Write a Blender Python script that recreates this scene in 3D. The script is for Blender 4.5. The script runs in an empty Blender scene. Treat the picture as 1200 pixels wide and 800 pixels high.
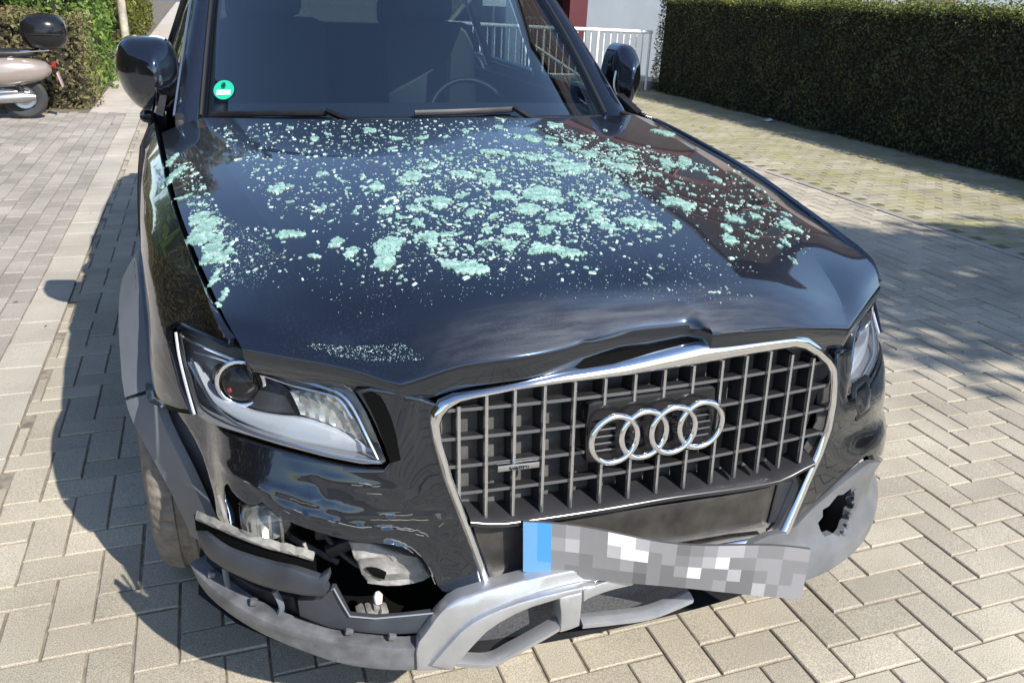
import bpy, bmesh, math, random
import numpy as np
from mathutils import Vector, Matrix, noise
from mathutils.bvhtree import BVHTree
random.seed(7); RNG = np.random.default_rng(7)
SC = bpy.context.scene
COL = SC.collection
# ------------------------------------------------------------------ camera
def make_camera():
    cd = bpy.data.cameras.new('camera'); cd.sensor_width = 36.0; cd.lens = 969.157/1200*36
    cd.clip_start = 0.05; cd.clip_end = 2000
    co = bpy.data.objects.new('camera', cd); COL.objects.link(co)
    R = ((0.94281845, -0.33069278, 0.04166108), (-0.09241169, -0.37944613, -0.92058716), (0.32023967, 0.86409659, -0.38830869))
    m = Matrix(((R[0][0], -R[1][0], -R[2][0], -1.018), (R[0][1], -R[1][1], -R[2][1], -1.2196), (R[0][2], -R[1][2], -R[2][2], 1.4544), (0, 0, 0, 1)))
    co.matrix_world = m; SC.camera = co
make_camera()
# ------------------------------------------------------------------ sky, sun, exposure
SUN = Vector((0.482, -1.044, 1.0)).normalized()
EL = math.asin(SUN.z); AZ = math.atan2(SUN.x, SUN.y)
wd = bpy.data.worlds.new('World'); SC.world = wd; wd.use_nodes = True
nt = wd.node_tree; bg = nt.nodes['Background']
sky = nt.nodes.new('ShaderNodeTexSky'); sky.sky_type = 'NISHITA'; sky.sun_disc = False
sky.sun_elevation = EL; sky.sun_rotation = AZ; sky.altitude = 50; sky.dust_density = 0.5; sky.ozone_density = 2.5
nt.links.new(sky.outputs[0], bg.inputs[0]); bg.inputs[1].default_value = 0.135
sl = bpy.data.lights.new('sun', 'SUN'); sl.energy = 4.6; sl.angle = math.radians(0.53); sl.color = (1.0, 0.95, 0.87)
so = bpy.data.objects.new('sun', sl); COL.objects.link(so); so.rotation_euler = SUN.to_track_quat('Z', 'Y').to_euler(); so.location = SUN*30
SC.view_settings.view_transform = 'Standard'; SC.view_settings.look = 'None'; SC.view_settings.gamma = 1
SC.view_settings.exposure = 0.85
SC.cycles.max_bounces = 10; SC.cycles.transparent_max_bounces = 24
# ------------------------------------------------------------------ materials
MATS = {}
def mat(name, col=(.5,.5,.5), rough=.5, metal=0, spec=.5, coat=0, coat_r=.03, noise_amt=0, noise_scale=20, bump=0, bump_scale=200, col2=None, detail=4, island=0, objrand=0, trans=0, ior=1.45):
    m = bpy.data.materials.new(name); m.use_nodes = True; t = m.node_tree; b = t.nodes['Principled BSDF']
    b.inputs['Base Color'].default_value = (*col, 1); b.inputs['Roughness'].default_value = rough; b.inputs['Metallic'].default_value = metal
    b.inputs['Specular IOR Level'].default_value = spec; b.inputs['Coat Weight'].default_value = coat; b.inputs['Coat Roughness'].default_value = coat_r
    b.inputs['Transmission Weight'].default_value = trans; b.inputs['IOR'].default_value = ior
    tc = t.nodes.new('ShaderNodeTexCoord'); out = None
    if noise_amt or col2:
        n = t.nodes.new('ShaderNodeTexNoise'); n.inputs['Scale'].default_value = noise_scale; n.inputs['Detail'].default_value = detail
        t.links.new(tc.outputs['Object'], n.inputs['Vector'])
        r = t.nodes.new('ShaderNodeValToRGB'); c2 = col2 or tuple(max(0, c*(1-noise_amt)) for c in col); c1 = col if col2 else tuple(min(1, c*(1+noise_amt)) for c in col)
        r.color_ramp.elements[0].position = .34; r.color_ramp.elements[1].position = .66
        r.color_ramp.elements[0].color = (*c2, 1); r.color_ramp.elements[1].color = (*c1, 1)
        t.links.new(n.outputs['Fac'], r.inputs['Fac']); out = r.outputs['Color']
    if island or objrand:
        src = None
        if island:
            g = t.nodes.new('ShaderNodeNewGeometry'); src = g.outputs['Random Per Island']
        if objrand:
            o = t.nodes.new('ShaderNodeObjectInfo')
            if src is None: src = o.outputs['Random']
            else:
                ad = t.nodes.new('ShaderNodeMath'); ad.operation = 'ADD'; t.links.new(src, ad.inputs[0]); t.links.new(o.outputs['Random'], ad.inputs[1])
                fr = t.nodes.new('ShaderNodeMath'); fr.operation = 'FRACT'; t.links.new(ad.outputs[0], fr.inputs[0]); src = fr.outputs[0]
        mr = t.nodes.new('ShaderNodeMapRange'); a = max(island, objrand); mr.inputs['To Min'].default_value = 1-a; mr.inputs['To Max'].default_value = 1+a
        t.links.new(src, mr.inputs['Value'])
        mx = t.nodes.new('ShaderNodeMix'); mx.data_type = 'RGBA'; mx.blend_type = 'MULTIPLY'; mx.inputs['Factor'].default_value = 1
        if out: t.links.new(out, mx.inputs['A'])
        else: mx.inputs['A'].default_value = (*col, 1)
        t.links.new(mr.outputs['Result'], mx.inputs['B']); out = mx.outputs['Result']
    if out: t.links.new(out, b.inputs['Base Color'])
    if bump:
        n2 = t.nodes.new('ShaderNodeTexNoise'); n2.inputs['Scale'].default_value = bump_scale; n2.inputs['Detail'].default_value = 3
        t.links.new(tc.outputs['Object'], n2.inputs['Vector'])
        bp = t.nodes.new('ShaderNodeBump'); bp.inputs['Strength'].default_value = bump; bp.inputs['Distance'].default_value = .004
        t.links.new(n2.outputs['Fac'], bp.inputs['Height']); t.links.new(bp.outputs['Normal'], b.inputs['Normal'])
    MATS[name] = m; return m
def glass_mat(name, tint, f0=.05, rough=0.0, gloss=(1,1,1)):
    m = bpy.data.materials.new(name); m.use_nodes = True; t = m.node_tree
    for n in list(t.nodes):
        if n.type != 'OUTPUT_MATERIAL': t.nodes.remove(n)
    o = [n for n in t.nodes if n.type == 'OUTPUT_MATERIAL'][0]
    tr = t.nodes.new('ShaderNodeBsdfTransparent'); tr.inputs[0].default_value = (*tint, 1)
    gl = t.nodes.new('ShaderNodeBsdfGlossy'); gl.inputs['Roughness'].default_value = rough; gl.inputs[0].default_value = (*gloss, 1)
    lw = t.nodes.new('ShaderNodeLayerWeight'); lw.inputs[0].default_value = .5      # facing = 1-|cos|, Schlick curve, same from both sides of the pane
    pw = t.nodes.new('ShaderNodeMath'); pw.operation = 'POWER'; pw.inputs[1].default_value = 5; t.links.new(lw.outputs['Facing'], pw.inputs[0])
    f = t.nodes.new('ShaderNodeMapRange'); f.inputs['To Min'].default_value = f0; f.inputs['To Max'].default_value = 1; t.links.new(pw.outputs[0], f.inputs['Value'])
    mx = t.nodes.new('ShaderNodeMixShader'); t.links.new(f.outputs[0], mx.inputs[0]); t.links.new(tr.outputs[0], mx.inputs[1]); t.links.new(gl.outputs[0], mx.inputs[2])
    t.links.new(mx.outputs[0], o.inputs[0]); MATS[name] = m; return m
def see_through(m, amount):
    """let some of what lies behind a splinter show through it"""
    t = m.node_tree; o = [n for n in t.nodes if n.type == 'OUTPUT_MATERIAL'][0]; b = t.nodes['Principled BSDF']; tr = t.nodes.new('ShaderNodeBsdfTransparent'); tr.inputs[0].default_value = (.75,.95,.88,1); mx = t.nodes.new('ShaderNodeMixShader'); mx.inputs[0].default_value = amount
    t.links.new(b.outputs[0], mx.inputs[1]); t.links.new(tr.outputs[0], mx.inputs[2]); t.links.new(mx.outputs[0], o.inputs[0])
def leaf_mat(name, c1, c2, c3=None, trans=.3):
    m = bpy.data.materials.new(name); m.use_nodes = True; t = m.node_tree
    for n in list(t.nodes):
        if n.type != 'OUTPUT_MATERIAL': t.nodes.remove(n)
    o = [n for n in t.nodes if n.type == 'OUTPUT_MATERIAL'][0]
    g = t.nodes.new('ShaderNodeNewGeometry'); r = t.nodes.new('ShaderNodeValToRGB')
    r.color_ramp.elements[0].color = (*c1, 1); r.color_ramp.elements[1].color = (*c2, 1)
    if c3:
        e = r.color_ramp.elements.new(.8); e.color = (*c2, 1); r.color_ramp.elements[2].color = (*c3, 1); r.color_ramp.elements[1].position = .78
    tc = t.nodes.new('ShaderNodeTexCoord'); n = t.nodes.new('ShaderNodeTexNoise'); n.inputs['Scale'].default_value = 2.2
    t.links.new(tc.outputs['Object'], n.inputs['Vector'])
    mm = t.nodes.new('ShaderNodeMath'); mm.operation = 'MULTIPLY_ADD'; mm.inputs[1].default_value = 1.6; mm.inputs[2].default_value = -.8
    t.links.new(n.outputs['Fac'], mm.inputs[0])
    ad = t.nodes.new('ShaderNodeMath'); ad.operation = 'ADD'; ad.use_clamp = True
    t.links.new(g.outputs['Random Per Island'], ad.inputs[0]); t.links.new(mm.outputs[0], ad.inputs[1])
    t.links.new(ad.outputs[0], r.inputs[0])
    d = t.nodes.new('ShaderNodeBsdfPrincipled'); d.inputs['Roughness'].default_value = .5; d.inputs['Specular IOR Level'].default_value = .35
    tl = t.nodes.new('ShaderNodeBsdfTranslucent'); mx = t.nodes.new('ShaderNodeMixShader'); mx.inputs[0].default_value = trans
    t.links.new(r.outputs[0], d.inputs['Base Color']); t.links.new(r.outputs[0], tl.inputs[0])
    t.links.new(d.outputs[0], mx.inputs[1]); t.links.new(tl.outputs[0], mx.inputs[2]); t.links.new(mx.outputs[0], o.inputs[0])
    MATS[name] = m; return m
def paint_mat(name, base=(.004,.004,.005), scratch=0, dust=.12):
    """black lacquer: clear coat over a near-black base, thin dust film, optional scuffs"""
    m = bpy.data.materials.new(name); m.use_nodes = True; t = m.node_tree; b = t.nodes['Principled BSDF']; L = t.links.new
    b.inputs['Roughness'].default_value = .22; b.inputs['Coat Weight'].default_value = 1; b.inputs['Coat Roughness'].default_value = .025; b.inputs['Coat IOR'].default_value = 1.68; b.inputs['Specular IOR Level'].default_value = 0.45; b.inputs['Specular Tint'].default_value = (.28,.55,1,1)  # blue specular tint boosts the reflected blue of the sky
    tc = t.nodes.new('ShaderNodeTexCoord')
    n = t.nodes.new('ShaderNodeTexNoise'); n.inputs['Scale'].default_value = 260; n.inputs['Detail'].default_value = 2; L(tc.outputs['Object'], n.inputs[0])
    n1 = t.nodes.new('ShaderNodeTexNoise'); n1.inputs['Scale'].default_value = 5; n1.inputs['Detail'].default_value = 4; L(tc.outputs['Object'], n1.inputs[0])
    r = t.nodes.new('ShaderNodeMapRange'); r.inputs[1].default_value = .55; r.inputs[2].default_value = .75; L(n.outputs[0], r.inputs[0])
    r1 = t.nodes.new('ShaderNodeMapRange'); r1.inputs[1].default_value = .35; r1.inputs[2].default_value = .7; L(n1.outputs[0], r1.inputs[0])
    mu = t.nodes.new('ShaderNodeMath'); mu.operation = 'MULTIPLY'; L(r.outputs[0], mu.inputs[0]); L(r1.outputs[0], mu.inputs[1])
    mu2 = t.nodes.new('ShaderNodeMath'); mu2.operation = 'MULTIPLY'; mu2.inputs[1].default_value = dust; L(mu.outputs[0], mu2.inputs[0])
    gn_ = t.nodes.new('ShaderNodeNewGeometry'); sx_ = t.nodes.new('ShaderNodeSeparateXYZ'); L(gn_.outputs['Normal'], sx_.inputs[0])
    up = t.nodes.new('ShaderNodeMapRange'); up.inputs[1].default_value = .55; up.inputs[2].default_value = .95; L(sx_.outputs[2], up.inputs[0])   # dust settles on what faces up
    mu3 = t.nodes.new('ShaderNodeMath'); mu3.operation = 'MULTIPLY'; L(mu2.outputs[0], mu3.inputs[0]); L(up.outputs[0], mu3.inputs[1])
    fac = mu3.outputs[0]
    if scratch:
        mp = t.nodes.new('ShaderNodeMapping'); mp.inputs['Scale'].default_value = (7, 20, 60); mp.inputs['Rotation'].default_value = (0, .35, .2); L(tc.outputs['Object'], mp.inputs[0])
        ns = t.nodes.new('ShaderNodeTexNoise'); ns.inputs['Scale'].default_value = 1.0; ns.inputs['Detail'].default_value = 6; ns.inputs['Roughness'].default_value = .7; L(mp.outputs[0], ns.inputs[0])
        rs = t.nodes.new('ShaderNodeMapRange'); rs.inputs[1].default_value = .62; rs.inputs[2].default_value = .72; rs.inputs[4].default_value = scratch; L(ns.outputs[0], rs.inputs[0])
        ad = t.nodes.new('ShaderNodeMath'); ad.operation = 'MAXIMUM'; L(fac, ad.inputs[0]); L(rs.outputs[0], ad.inputs[1]); fac = ad.outputs[0]
    mx = t.nodes.new('ShaderNodeMix'); mx.data_type = 'RGBA'; mx.inputs['A'].default_value = (*base, 1); mx.inputs['B'].default_value = (.30, .28, .25, 1)
    L(fac, mx.inputs['Factor']); L(mx.outputs['Result'], b.inputs['Base Color'])
    MATS[name] = m; return m
def front_scuff_sheen(m):
    """a grey bloom of scraped lacquer, dust and painted-in bright sheen along the crushed front edge of the bonnet"""
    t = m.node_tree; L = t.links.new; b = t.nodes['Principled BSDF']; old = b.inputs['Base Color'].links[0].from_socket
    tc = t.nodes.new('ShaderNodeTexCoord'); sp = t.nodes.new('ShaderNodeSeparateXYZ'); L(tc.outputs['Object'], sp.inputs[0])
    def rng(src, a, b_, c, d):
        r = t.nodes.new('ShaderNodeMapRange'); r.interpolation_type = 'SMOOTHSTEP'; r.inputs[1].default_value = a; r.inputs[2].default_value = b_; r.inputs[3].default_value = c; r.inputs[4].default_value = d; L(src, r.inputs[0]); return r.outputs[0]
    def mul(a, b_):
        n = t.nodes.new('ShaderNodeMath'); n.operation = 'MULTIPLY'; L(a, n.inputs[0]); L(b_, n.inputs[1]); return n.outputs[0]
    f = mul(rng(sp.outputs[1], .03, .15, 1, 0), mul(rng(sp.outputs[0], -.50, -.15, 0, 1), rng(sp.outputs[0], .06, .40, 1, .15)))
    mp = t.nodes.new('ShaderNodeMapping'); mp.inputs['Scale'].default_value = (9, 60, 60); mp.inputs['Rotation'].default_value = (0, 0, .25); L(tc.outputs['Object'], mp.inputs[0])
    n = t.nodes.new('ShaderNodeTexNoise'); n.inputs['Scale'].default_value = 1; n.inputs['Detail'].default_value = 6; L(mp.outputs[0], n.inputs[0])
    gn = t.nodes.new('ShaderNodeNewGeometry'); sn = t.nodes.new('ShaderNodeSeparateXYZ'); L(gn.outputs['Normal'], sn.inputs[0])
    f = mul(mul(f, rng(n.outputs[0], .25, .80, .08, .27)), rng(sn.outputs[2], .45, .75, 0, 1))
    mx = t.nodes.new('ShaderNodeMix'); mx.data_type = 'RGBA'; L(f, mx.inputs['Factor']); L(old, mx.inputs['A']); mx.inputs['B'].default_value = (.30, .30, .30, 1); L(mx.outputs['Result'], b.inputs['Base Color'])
paint = paint_mat('paint_black'); paint_h = paint_mat('paint_bonnet', dust=.12); front_scuff_sheen(paint_h); paint_d = paint_mat('paint_scuffed', scratch=.10, dust=.15)
pl_black = mat('plastic_black', (.018,.018,.02), .45, spec=.4, noise_amt=.3, noise_scale=12, bump=.15, bump_scale=600)
pl_gloss = mat('plastic_gloss_black', (.01,.01,.011), .18, spec=.5)
pl_grey = mat('plastic_grey', (.12,.13,.147), .40, spec=.5, noise_amt=.12, noise_scale=6, bump=.1, bump_scale=700)
pl_lip = mat('plastic_lip_grey', (.095,.098,.105), .42, spec=.5, noise_amt=.35, noise_scale=22, detail=9, bump=.25, bump_scale=500)
pl_strip = mat('plastic_slate', (.030,.034,.042), .4, spec=.45, noise_amt=.25, noise_scale=10)
chrome = mat('chrome', (.82,.83,.85), .12, 1, noise_amt=.05, noise_scale=40)
chrome_d = mat('chrome_satin', (.55,.56,.58), .28, 1)
silver = mat('silver_paint', (.50,.51,.53), .30, .75, noise_amt=.08, noise_scale=18, bump=.06, bump_scale=300)
refl = mat('lamp_reflector', (.50,.53,.58), .25, .35, spec=.8)
refl_d = mat('lamp_reflector_dim', (.34,.33,.31), .25, .5, noise_amt=.25, noise_scale=60)
lamp_grey = mat('lamp_housing', (.20,.205,.215), .32, .35)
dark = mat('cavity_black', (.004,.004,.004), .9, spec=.05)
meshm = mat('mesh_dark', (.06,.06,.065), .6, noise_amt=.4, noise_scale=300)
beamm = mat('cast_grey', (.22,.21,.20), .55, .2, noise_amt=.35, noise_scale=25, bump=.4, bump_scale=120)
dusty = mat('dusty_brown_plastic', (.040,.035,.030), .55, col2=(.012,.011,.010), noise_scale=18, detail=9)
rubber = mat('tyre_rubber', (.15,.132,.112), .8, noise_amt=.25, noise_scale=30, bump=.3, bump_scale=150)
rubber_d = mat('rubber_seal', (.012,.012,.012), .6)
alloy = mat('alloy', (.45,.46,.47), .3, .9)
fabric = mat('seat_leather', (.016,.016,.018), .6)
dashm = mat('dashboard_plastic', (.05,.053,.058), .6, bump=.2, bump_scale=900)
redm = mat('red_lens', (.25,.015,.012), .2); amber = mat('amber', (.6,.25,.05), .3)
white = mat('white_enamel', (.78,.78,.76), .4); whitem = mat('white_plastic', (.7,.68,.6), .5)
screen = glass_mat('windscreen_glass', (.45,.58,.62), .15)
sglass = glass_mat('side_glass', (.30,.34,.33), .10)
lens = glass_mat('clear_lens', (.94,.95,.96), .045)
fogl = glass_mat('fog_lens', (.80,.82,.82), .06)
flake_m = mat('crazed_green_glass', (.36,.51,.45), .26, spec=.6, col2=(.17,.33,.285), noise_scale=34, detail=4, objrand=.25, island=.13)
crumb_m = mat('glass_crumb', (.56,.66,.62), .25, spec=.7, col2=(.20,.38,.34), noise_scale=60, island=.45)
see_through(flake_m, .16); see_through(crumb_m, .30)
def speckle(name, c1, c2, var, patch=None, bumpv=.35):
    m = bpy.data.materials.new(name); m.use_nodes = True; t = m.node_tree; b = t.nodes['Principled BSDF']; L = t.links.new
    b.inputs['Roughness'].default_value = .85; b.inputs['Specular IOR Level'].default_value = .25
    tc = t.nodes.new('ShaderNodeTexCoord'); g0 = t.nodes.new('ShaderNodeNewGeometry')
    n = t.nodes.new('ShaderNodeTexNoise'); n.inputs['Scale'].default_value = 330; n.inputs['Detail'].default_value = 2; L(g0.outputs['Position'], n.inputs[0])
    r = t.nodes.new('ShaderNodeValToRGB'); r.color_ramp.elements[0].position = .36; r.color_ramp.elements[1].position = .62
    r.color_ramp.elements[0].color = (*c2, 1); r.color_ramp.elements[1].color = (*c1, 1); L(n.outputs[0], r.inputs[0])
    n2 = t.nodes.new('ShaderNodeTexNoise'); n2.inputs['Scale'].default_value = 1.7; n2.inputs['Detail'].default_value = 6; L(g0.outputs['Position'], n2.inputs[0])
    mr2 = t.nodes.new('ShaderNodeMapRange'); mr2.inputs[1].default_value = .3; mr2.inputs[2].default_value = .7; mr2.inputs[3].default_value = .74; mr2.inputs[4].default_value = 1.14; L(n2.outputs[0], mr2.inputs[0])
    o = t.nodes.new('ShaderNodeObjectInfo')
    ad = t.nodes.new('ShaderNodeMath'); ad.operation = 'ADD'; L(g0.outputs['Random Per Island'], ad.inputs[0]); L(o.outputs['Random'], ad.inputs[1])
    fr = t.nodes.new('ShaderNodeMath'); fr.operation = 'FRACT'; L(ad.outputs[0], fr.inputs[0])
    mr = t.nodes.new('ShaderNodeMapRange'); mr.inputs[3].default_value = 1-var; mr.inputs[4].default_value = 1+var; L(fr.outputs[0], mr.inputs[0])
    mu = t.nodes.new('ShaderNodeMath'); mu.operation = 'MULTIPLY'; L(mr.outputs[0], mu.inputs[0]); L(mr2.outputs[0], mu.inputs[1])
    mx = t.nodes.new('ShaderNodeMix'); mx.data_type = 'RGBA'; mx.blend_type = 'MULTIPLY'; mx.inputs['Factor'].default_value = 1
    L(r.outputs[0], mx.inputs['A']); L(mu.outputs[0], mx.inputs['B']); out = mx.outputs['Result']
    if patch:
        n3 = t.nodes.new('ShaderNodeTexNoise'); n3.inputs['Scale'].default_value = 3.2; n3.inputs['Detail'].default_value = 8; n3.inputs['Roughness'].default_value = .7; L(g0.outputs['Position'], n3.inputs[0])
        mr3 = t.nodes.new('ShaderNodeMapRange'); mr3.inputs[1].default_value = .42; mr3.inputs[2].default_value = .60; mr3.inputs[4].default_value = .65; L(n3.outputs[0], mr3.inputs[0])
        mx2 = t.nodes.new('ShaderNodeMix'); mx2.data_type = 'RGBA'; mx2.inputs['B'].default_value = (*patch, 1); L(mr3.outputs[0], mx2.inputs['Factor']); L(out, mx2.inputs['A']); out = mx2.outputs['Result']
    L(out, b.inputs['Base Color'])
    bp = t.nodes.new('ShaderNodeBump'); bp.inputs['Strength'].default_value = bumpv; bp.inputs['Distance'].default_value = .002; L(n.outputs[0], bp.inputs['Height']); L(bp.outputs[0], b.inputs['Normal'])
    MATS[name] = m; return m
paver_m = speckle('concrete_paver', (.435,.388,.305), (.25,.225,.178), .13)
paver_l = speckle('worn_paver', (.37,.335,.295), (.22,.20,.175), .13)
paver_g = speckle('mossy_paver', (.38,.345,.27), (.22,.20,.15), .14, patch=(.23,.215,.08))
kerb_m = speckle('kerb_concrete', (.44,.405,.345), (.30,.275,.23), .06)
joint_m = mat('joint_sand', (.19,.165,.13), .95, noise_amt=.35, noise_scale=30)
moss_m = mat('moss_joint', (.13,.135,.055), .95, col2=(.10,.085,.06), noise_scale=6)
soil_m = mat('soil', (.12,.10,.07), .95, noise_amt=.4, noise_scale=4)
asphalt_m = mat('asphalt', (.09,.09,.088), .9, noise_amt=.2, noise_scale=3)
# ------------------------------------------------------------------ object helpers
def link(name, me, m=None, parent=None, label=None, cat=None, group=None, kind=None):
    o = bpy.data.objects.new(name, me); COL.objects.link(o)
    if m is not None and me is not None:
        for x in (m if isinstance(m, (list, tuple)) else [m]): me.materials.append(x)
    if parent: o.parent = parent
    tag(o, label, cat, group, kind); return o
def tag(o, label=None, cat=None, group=None, kind=None):
    if label: o['label'] = label
    if cat: o['category'] = cat
    if group: o['group'] = group
    if kind: o['kind'] = kind
def empty(name, loc=(0,0,0), rz=0, label=None, cat=None, group=None):
    o = bpy.data.objects.new(name, None); COL.objects.link(o); o.location = loc; o.rotation_euler = (0,0,rz); o.empty_display_size = .2
    tag(o, label, cat, group); return o
def mesh(name, verts, faces, smooth=True, mats=None, sharp=None):
    me = bpy.data.meshes.new(name); me.from_pydata([tuple(v) for v in verts], [], faces); me.validate()
    if smooth: me.shade_smooth()
    if sharp: me.set_sharp_from_angle(angle=math.radians(sharp))
    me.update(); return me
def from_bm(name, bm, sharp=35):
    me = bpy.data.meshes.new(name); bm.to_mesh(me); bm.free(); me.shade_smooth()
    if sharp: me.set_sharp_from_angle(angle=math.radians(sharp))
    return me
def box_bm(bm, c, s, rot=None, bevel=0):
    r = bmesh.ops.create_cube(bm, size=1); vs = r['verts']
    bmesh.ops.scale(bm, vec=s, verts=vs)
    if bevel:
        es = list({e for v in vs for e in v.link_edges}); rr = bmesh.ops.bevel(bm, geom=es, offset=bevel, segments=2, affect='EDGES', profile=.5)
        vs = list({v for f in rr['faces'] for v in f.verts} | {v for v in vs if v.is_valid})
    if rot: bmesh.ops.rotate(bm, cent=(0,0,0), matrix=rot, verts=vs)
    bmesh.ops.translate(bm, vec=c, verts=vs); return vs
def box(name, c, s, m, parent=None, rot=None, bevel=0, **k):
    bm = bmesh.new(); box_bm(bm, c, s, rot, bevel); return link(name, from_bm(name, bm), m, parent, **k)
def cr(P, n=8, closed=False):
    P = [Vector(p) for p in P]; out = []; N = len(P); segs = N if closed else N-1
    for i in range(segs):
        p1, p2 = P[i], P[(i+1) % N]
        p0 = P[i-1] if (closed or i > 0) else p1*2-p2; p3 = P[(i+2) % N] if (closed or i+2 < N) else p2*2-p1
        for j in range(n):
            t = j/n; out.append(.5*((2*p1)+(p2-p0)*t+(2*p0-5*p1+4*p2-p3)*t*t+(3*p1-p0-3*p2+p3)*t**3))
    if not closed: out.append(P[-1])
    return out
def tube_geo(path, r, sides=8, closed=False, flat=None):
    P = [Vector(p) for p in path]; N = len(P); V = []; Fs = []
    up = Vector((0.13, 0.2, 1)).normalized(); prev = None
    for i, p in enumerate(P):
        a = P[i-1] if (i > 0 or closed) else p; b = P[(i+1) % N] if (i < N-1 or closed) else p
        t = (b-a); t = t.normalized() if t.length > 1e-9 else Vector((0,0,1))
        if prev is None: u = t.cross(up); u = u.normalized() if u.length > 1e-6 else t.orthogonal().normalized()
        else:
            u = prev-t*prev.dot(t); u = u.normalized() if u.length > 1e-6 else t.orthogonal().normalized()
        prev = u; w = t.cross(u); rr = r[i] if isinstance(r, (list, tuple)) else r
        for k in range(sides):
            an = 2*math.pi*k/sides; V.append(p+(u*math.cos(an)+w*math.sin(an)*(flat or 1))*rr)
    for i in range(N if closed else N-1):
        for k in range(sides):
            a = i*sides+k; b = i*sides+(k+1) % sides; c = ((i+1) % N)*sides+(k+1) % sides; d = ((i+1) % N)*sides+k
            Fs.append((a, b, c, d))
    if not closed:
        Fs.append(tuple(range(sides-1, -1, -1))); Fs.append(tuple(range((N-1)*sides, N*sides)))
    return V, Fs
def tube(name, path, r, m, parent=None, sides=8, closed=False, flat=None, **k):
    V, Fs = tube_geo(path, r, sides, closed, flat); return link(name, mesh(name, V, Fs, True, sharp=50), m, parent, **k)
def tubes(name, paths, r, m, parent=None, sides=6, **k):
    V = []; Fs = []
    for p in paths:
        v, f = tube_geo(p, r, sides); o = len(V); V += v; Fs += [tuple(i+o for i in q) for q in f]
    return link(name, mesh(name, V, Fs, True, sharp=50), m, parent, **k)
def rings_geo(rings, cap=True, closed_u=True):
    """rings: list of equal-length lists of points"""
    n = len(rings[0]); V = [p for r in rings for p in r]; Fs = []
    for i in range(len(rings)-1):
        for k in range(n if closed_u else n-1):
            Fs.append((i*n+k, i*n+(k+1) % n, (i+1)*n+(k+1) % n, (i+1)*n+k))
    if cap: Fs.append(tuple(range(n-1, -1, -1))); Fs.append(tuple(range((len(rings)-1)*n, len(rings)*n)))
    return V, Fs
def lathe(name, prof, seg, axis, c, m, parent=None, sharp=40, **k):
    """prof: (radius, along-axis) pairs; axis 'x' or 'z' or 'y'"""
    rings = []
    for (r, h) in prof:
        ring = []
        for s in range(seg):
            a = 2*math.pi*s/seg; u, w = r*math.cos(a), r*math.sin(a)
            ring.append(Vector(c)+Vector({'x': (h, u, w), 'y': (u, h, w), 'z': (u, w, h)}[axis]))
        rings.append(ring)
    V, Fs = rings_geo(rings, cap=False); return link(name, mesh(name, V, Fs, True, sharp=sharp), m, parent, **k)
def smooth_poly(P, it=1, keep=()):
    """corner cutting; vertices whose turn exceeds 50 degrees stay sharp"""
    P = [Vector((p[0], p[1])) for p in P]
    for _ in range(it):
        Q = []; N = len(P)
        for i, p in enumerate(P):
            a = P[i-1]; b = P[(i+1) % N]; d1 = (p-a); d2 = (b-p)
            if d1.length < 1e-6 or d2.length < 1e-6: continue
            ang = abs(d1.angle_signed(d2))
            if ang > math.radians(50) or ang < math.radians(3): Q.append(p)
            else: Q.append(p-d1*.25); Q.append(p+d2*.25)
        P = Q
    return P
def area2(P): return .5*sum(P[i-1][0]*P[i][1]-P[i][0]*P[i-1][1] for i in range(len(P)))
def inset(P, d):
    out = []; N = len(P)
    for i in range(N):
        a = (P[i]-P[i-1]); b = (P[(i+1) % N]-P[i])
        if a.length < 1e-9 or b.length < 1e-9: out.append(P[i]); continue
        na = Vector((-a.y, a.x)).normalized(); nb = Vector((-b.y, b.x)).normalized(); n = na+nb
        if n.length < .3: n = na
        n = n.normalized(); k = max(.55, n.dot(na)); out.append(P[i]+n*(d/k))
    return out
def panel(name, poly, F, m, parent=None, cell=.03, roll=.004, skirt=.02, sign=1, it=1, disp=None, bow=0, **k):
    """a sheet whose outline is poly in F's own 2-D domain, edges rolled inwards by `roll`, rim `skirt` deep"""
    P = smooth_poly(poly, it)
    if area2(P) < 0: P = P[::-1]
    bm = bmesh.new()
    def ring(Q, z): return [bm.verts.new((q[0], q[1], z)) for q in Q]
    R = []
    if skirt: R.append(ring(P, -skirt-roll))
    if roll:
        R.append(ring(P, -roll)); R.append(ring(inset(P, roll*.29), -roll*.29)); R.append(ring(inset(P, roll), 0))
    else: R.append(ring(P, 0))
    n = len(P)
    for a, b in zip(R[:-1], R[1:]):
        for i in range(n): bm.faces.new((a[i-1], a[i], b[i], b[i-1]))
    bm.faces.new(R[-1])
    if cell:
        xs = [p[0] for p in P]; ys = [p[1] for p in P]
        for ax, lo, hi in ((0, min(xs), max(xs)), (1, min(ys), max(ys))):
            q = math.ceil(lo/cell)*cell+1e-5
            while q < hi:
                co = (q, 0, 0) if ax == 0 else (0, q, 0); no = (1, 0, 0) if ax == 0 else (0, 1, 0)
                bmesh.ops.bisect_plane(bm, geom=bm.verts[:]+bm.edges[:]+bm.faces[:], dist=1e-6, plane_co=co, plane_no=no); q += cell
    e = 2e-3; nrm = []
    for v in bm.verts:
        a, b, h = v.co
        p = Vector(F(a, b)); ta = Vector(F(a+e, b))-Vector(F(a-e, b)); tb = Vector(F(a, b+e))-Vector(F(a, b-e))
        nn = ta.cross(tb)*sign; nn = nn.normalized() if nn.length > 1e-12 else Vector((0,0,1))
        v.co = p+nn*(h+(disp(a, b) if disp else 0))
    bm.normal_update()
    if sign < 0: bmesh.ops.reverse_faces(bm, faces=bm.faces[:])
    return link(name, from_bm(name, bm, 42), m, parent, **k)
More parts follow.
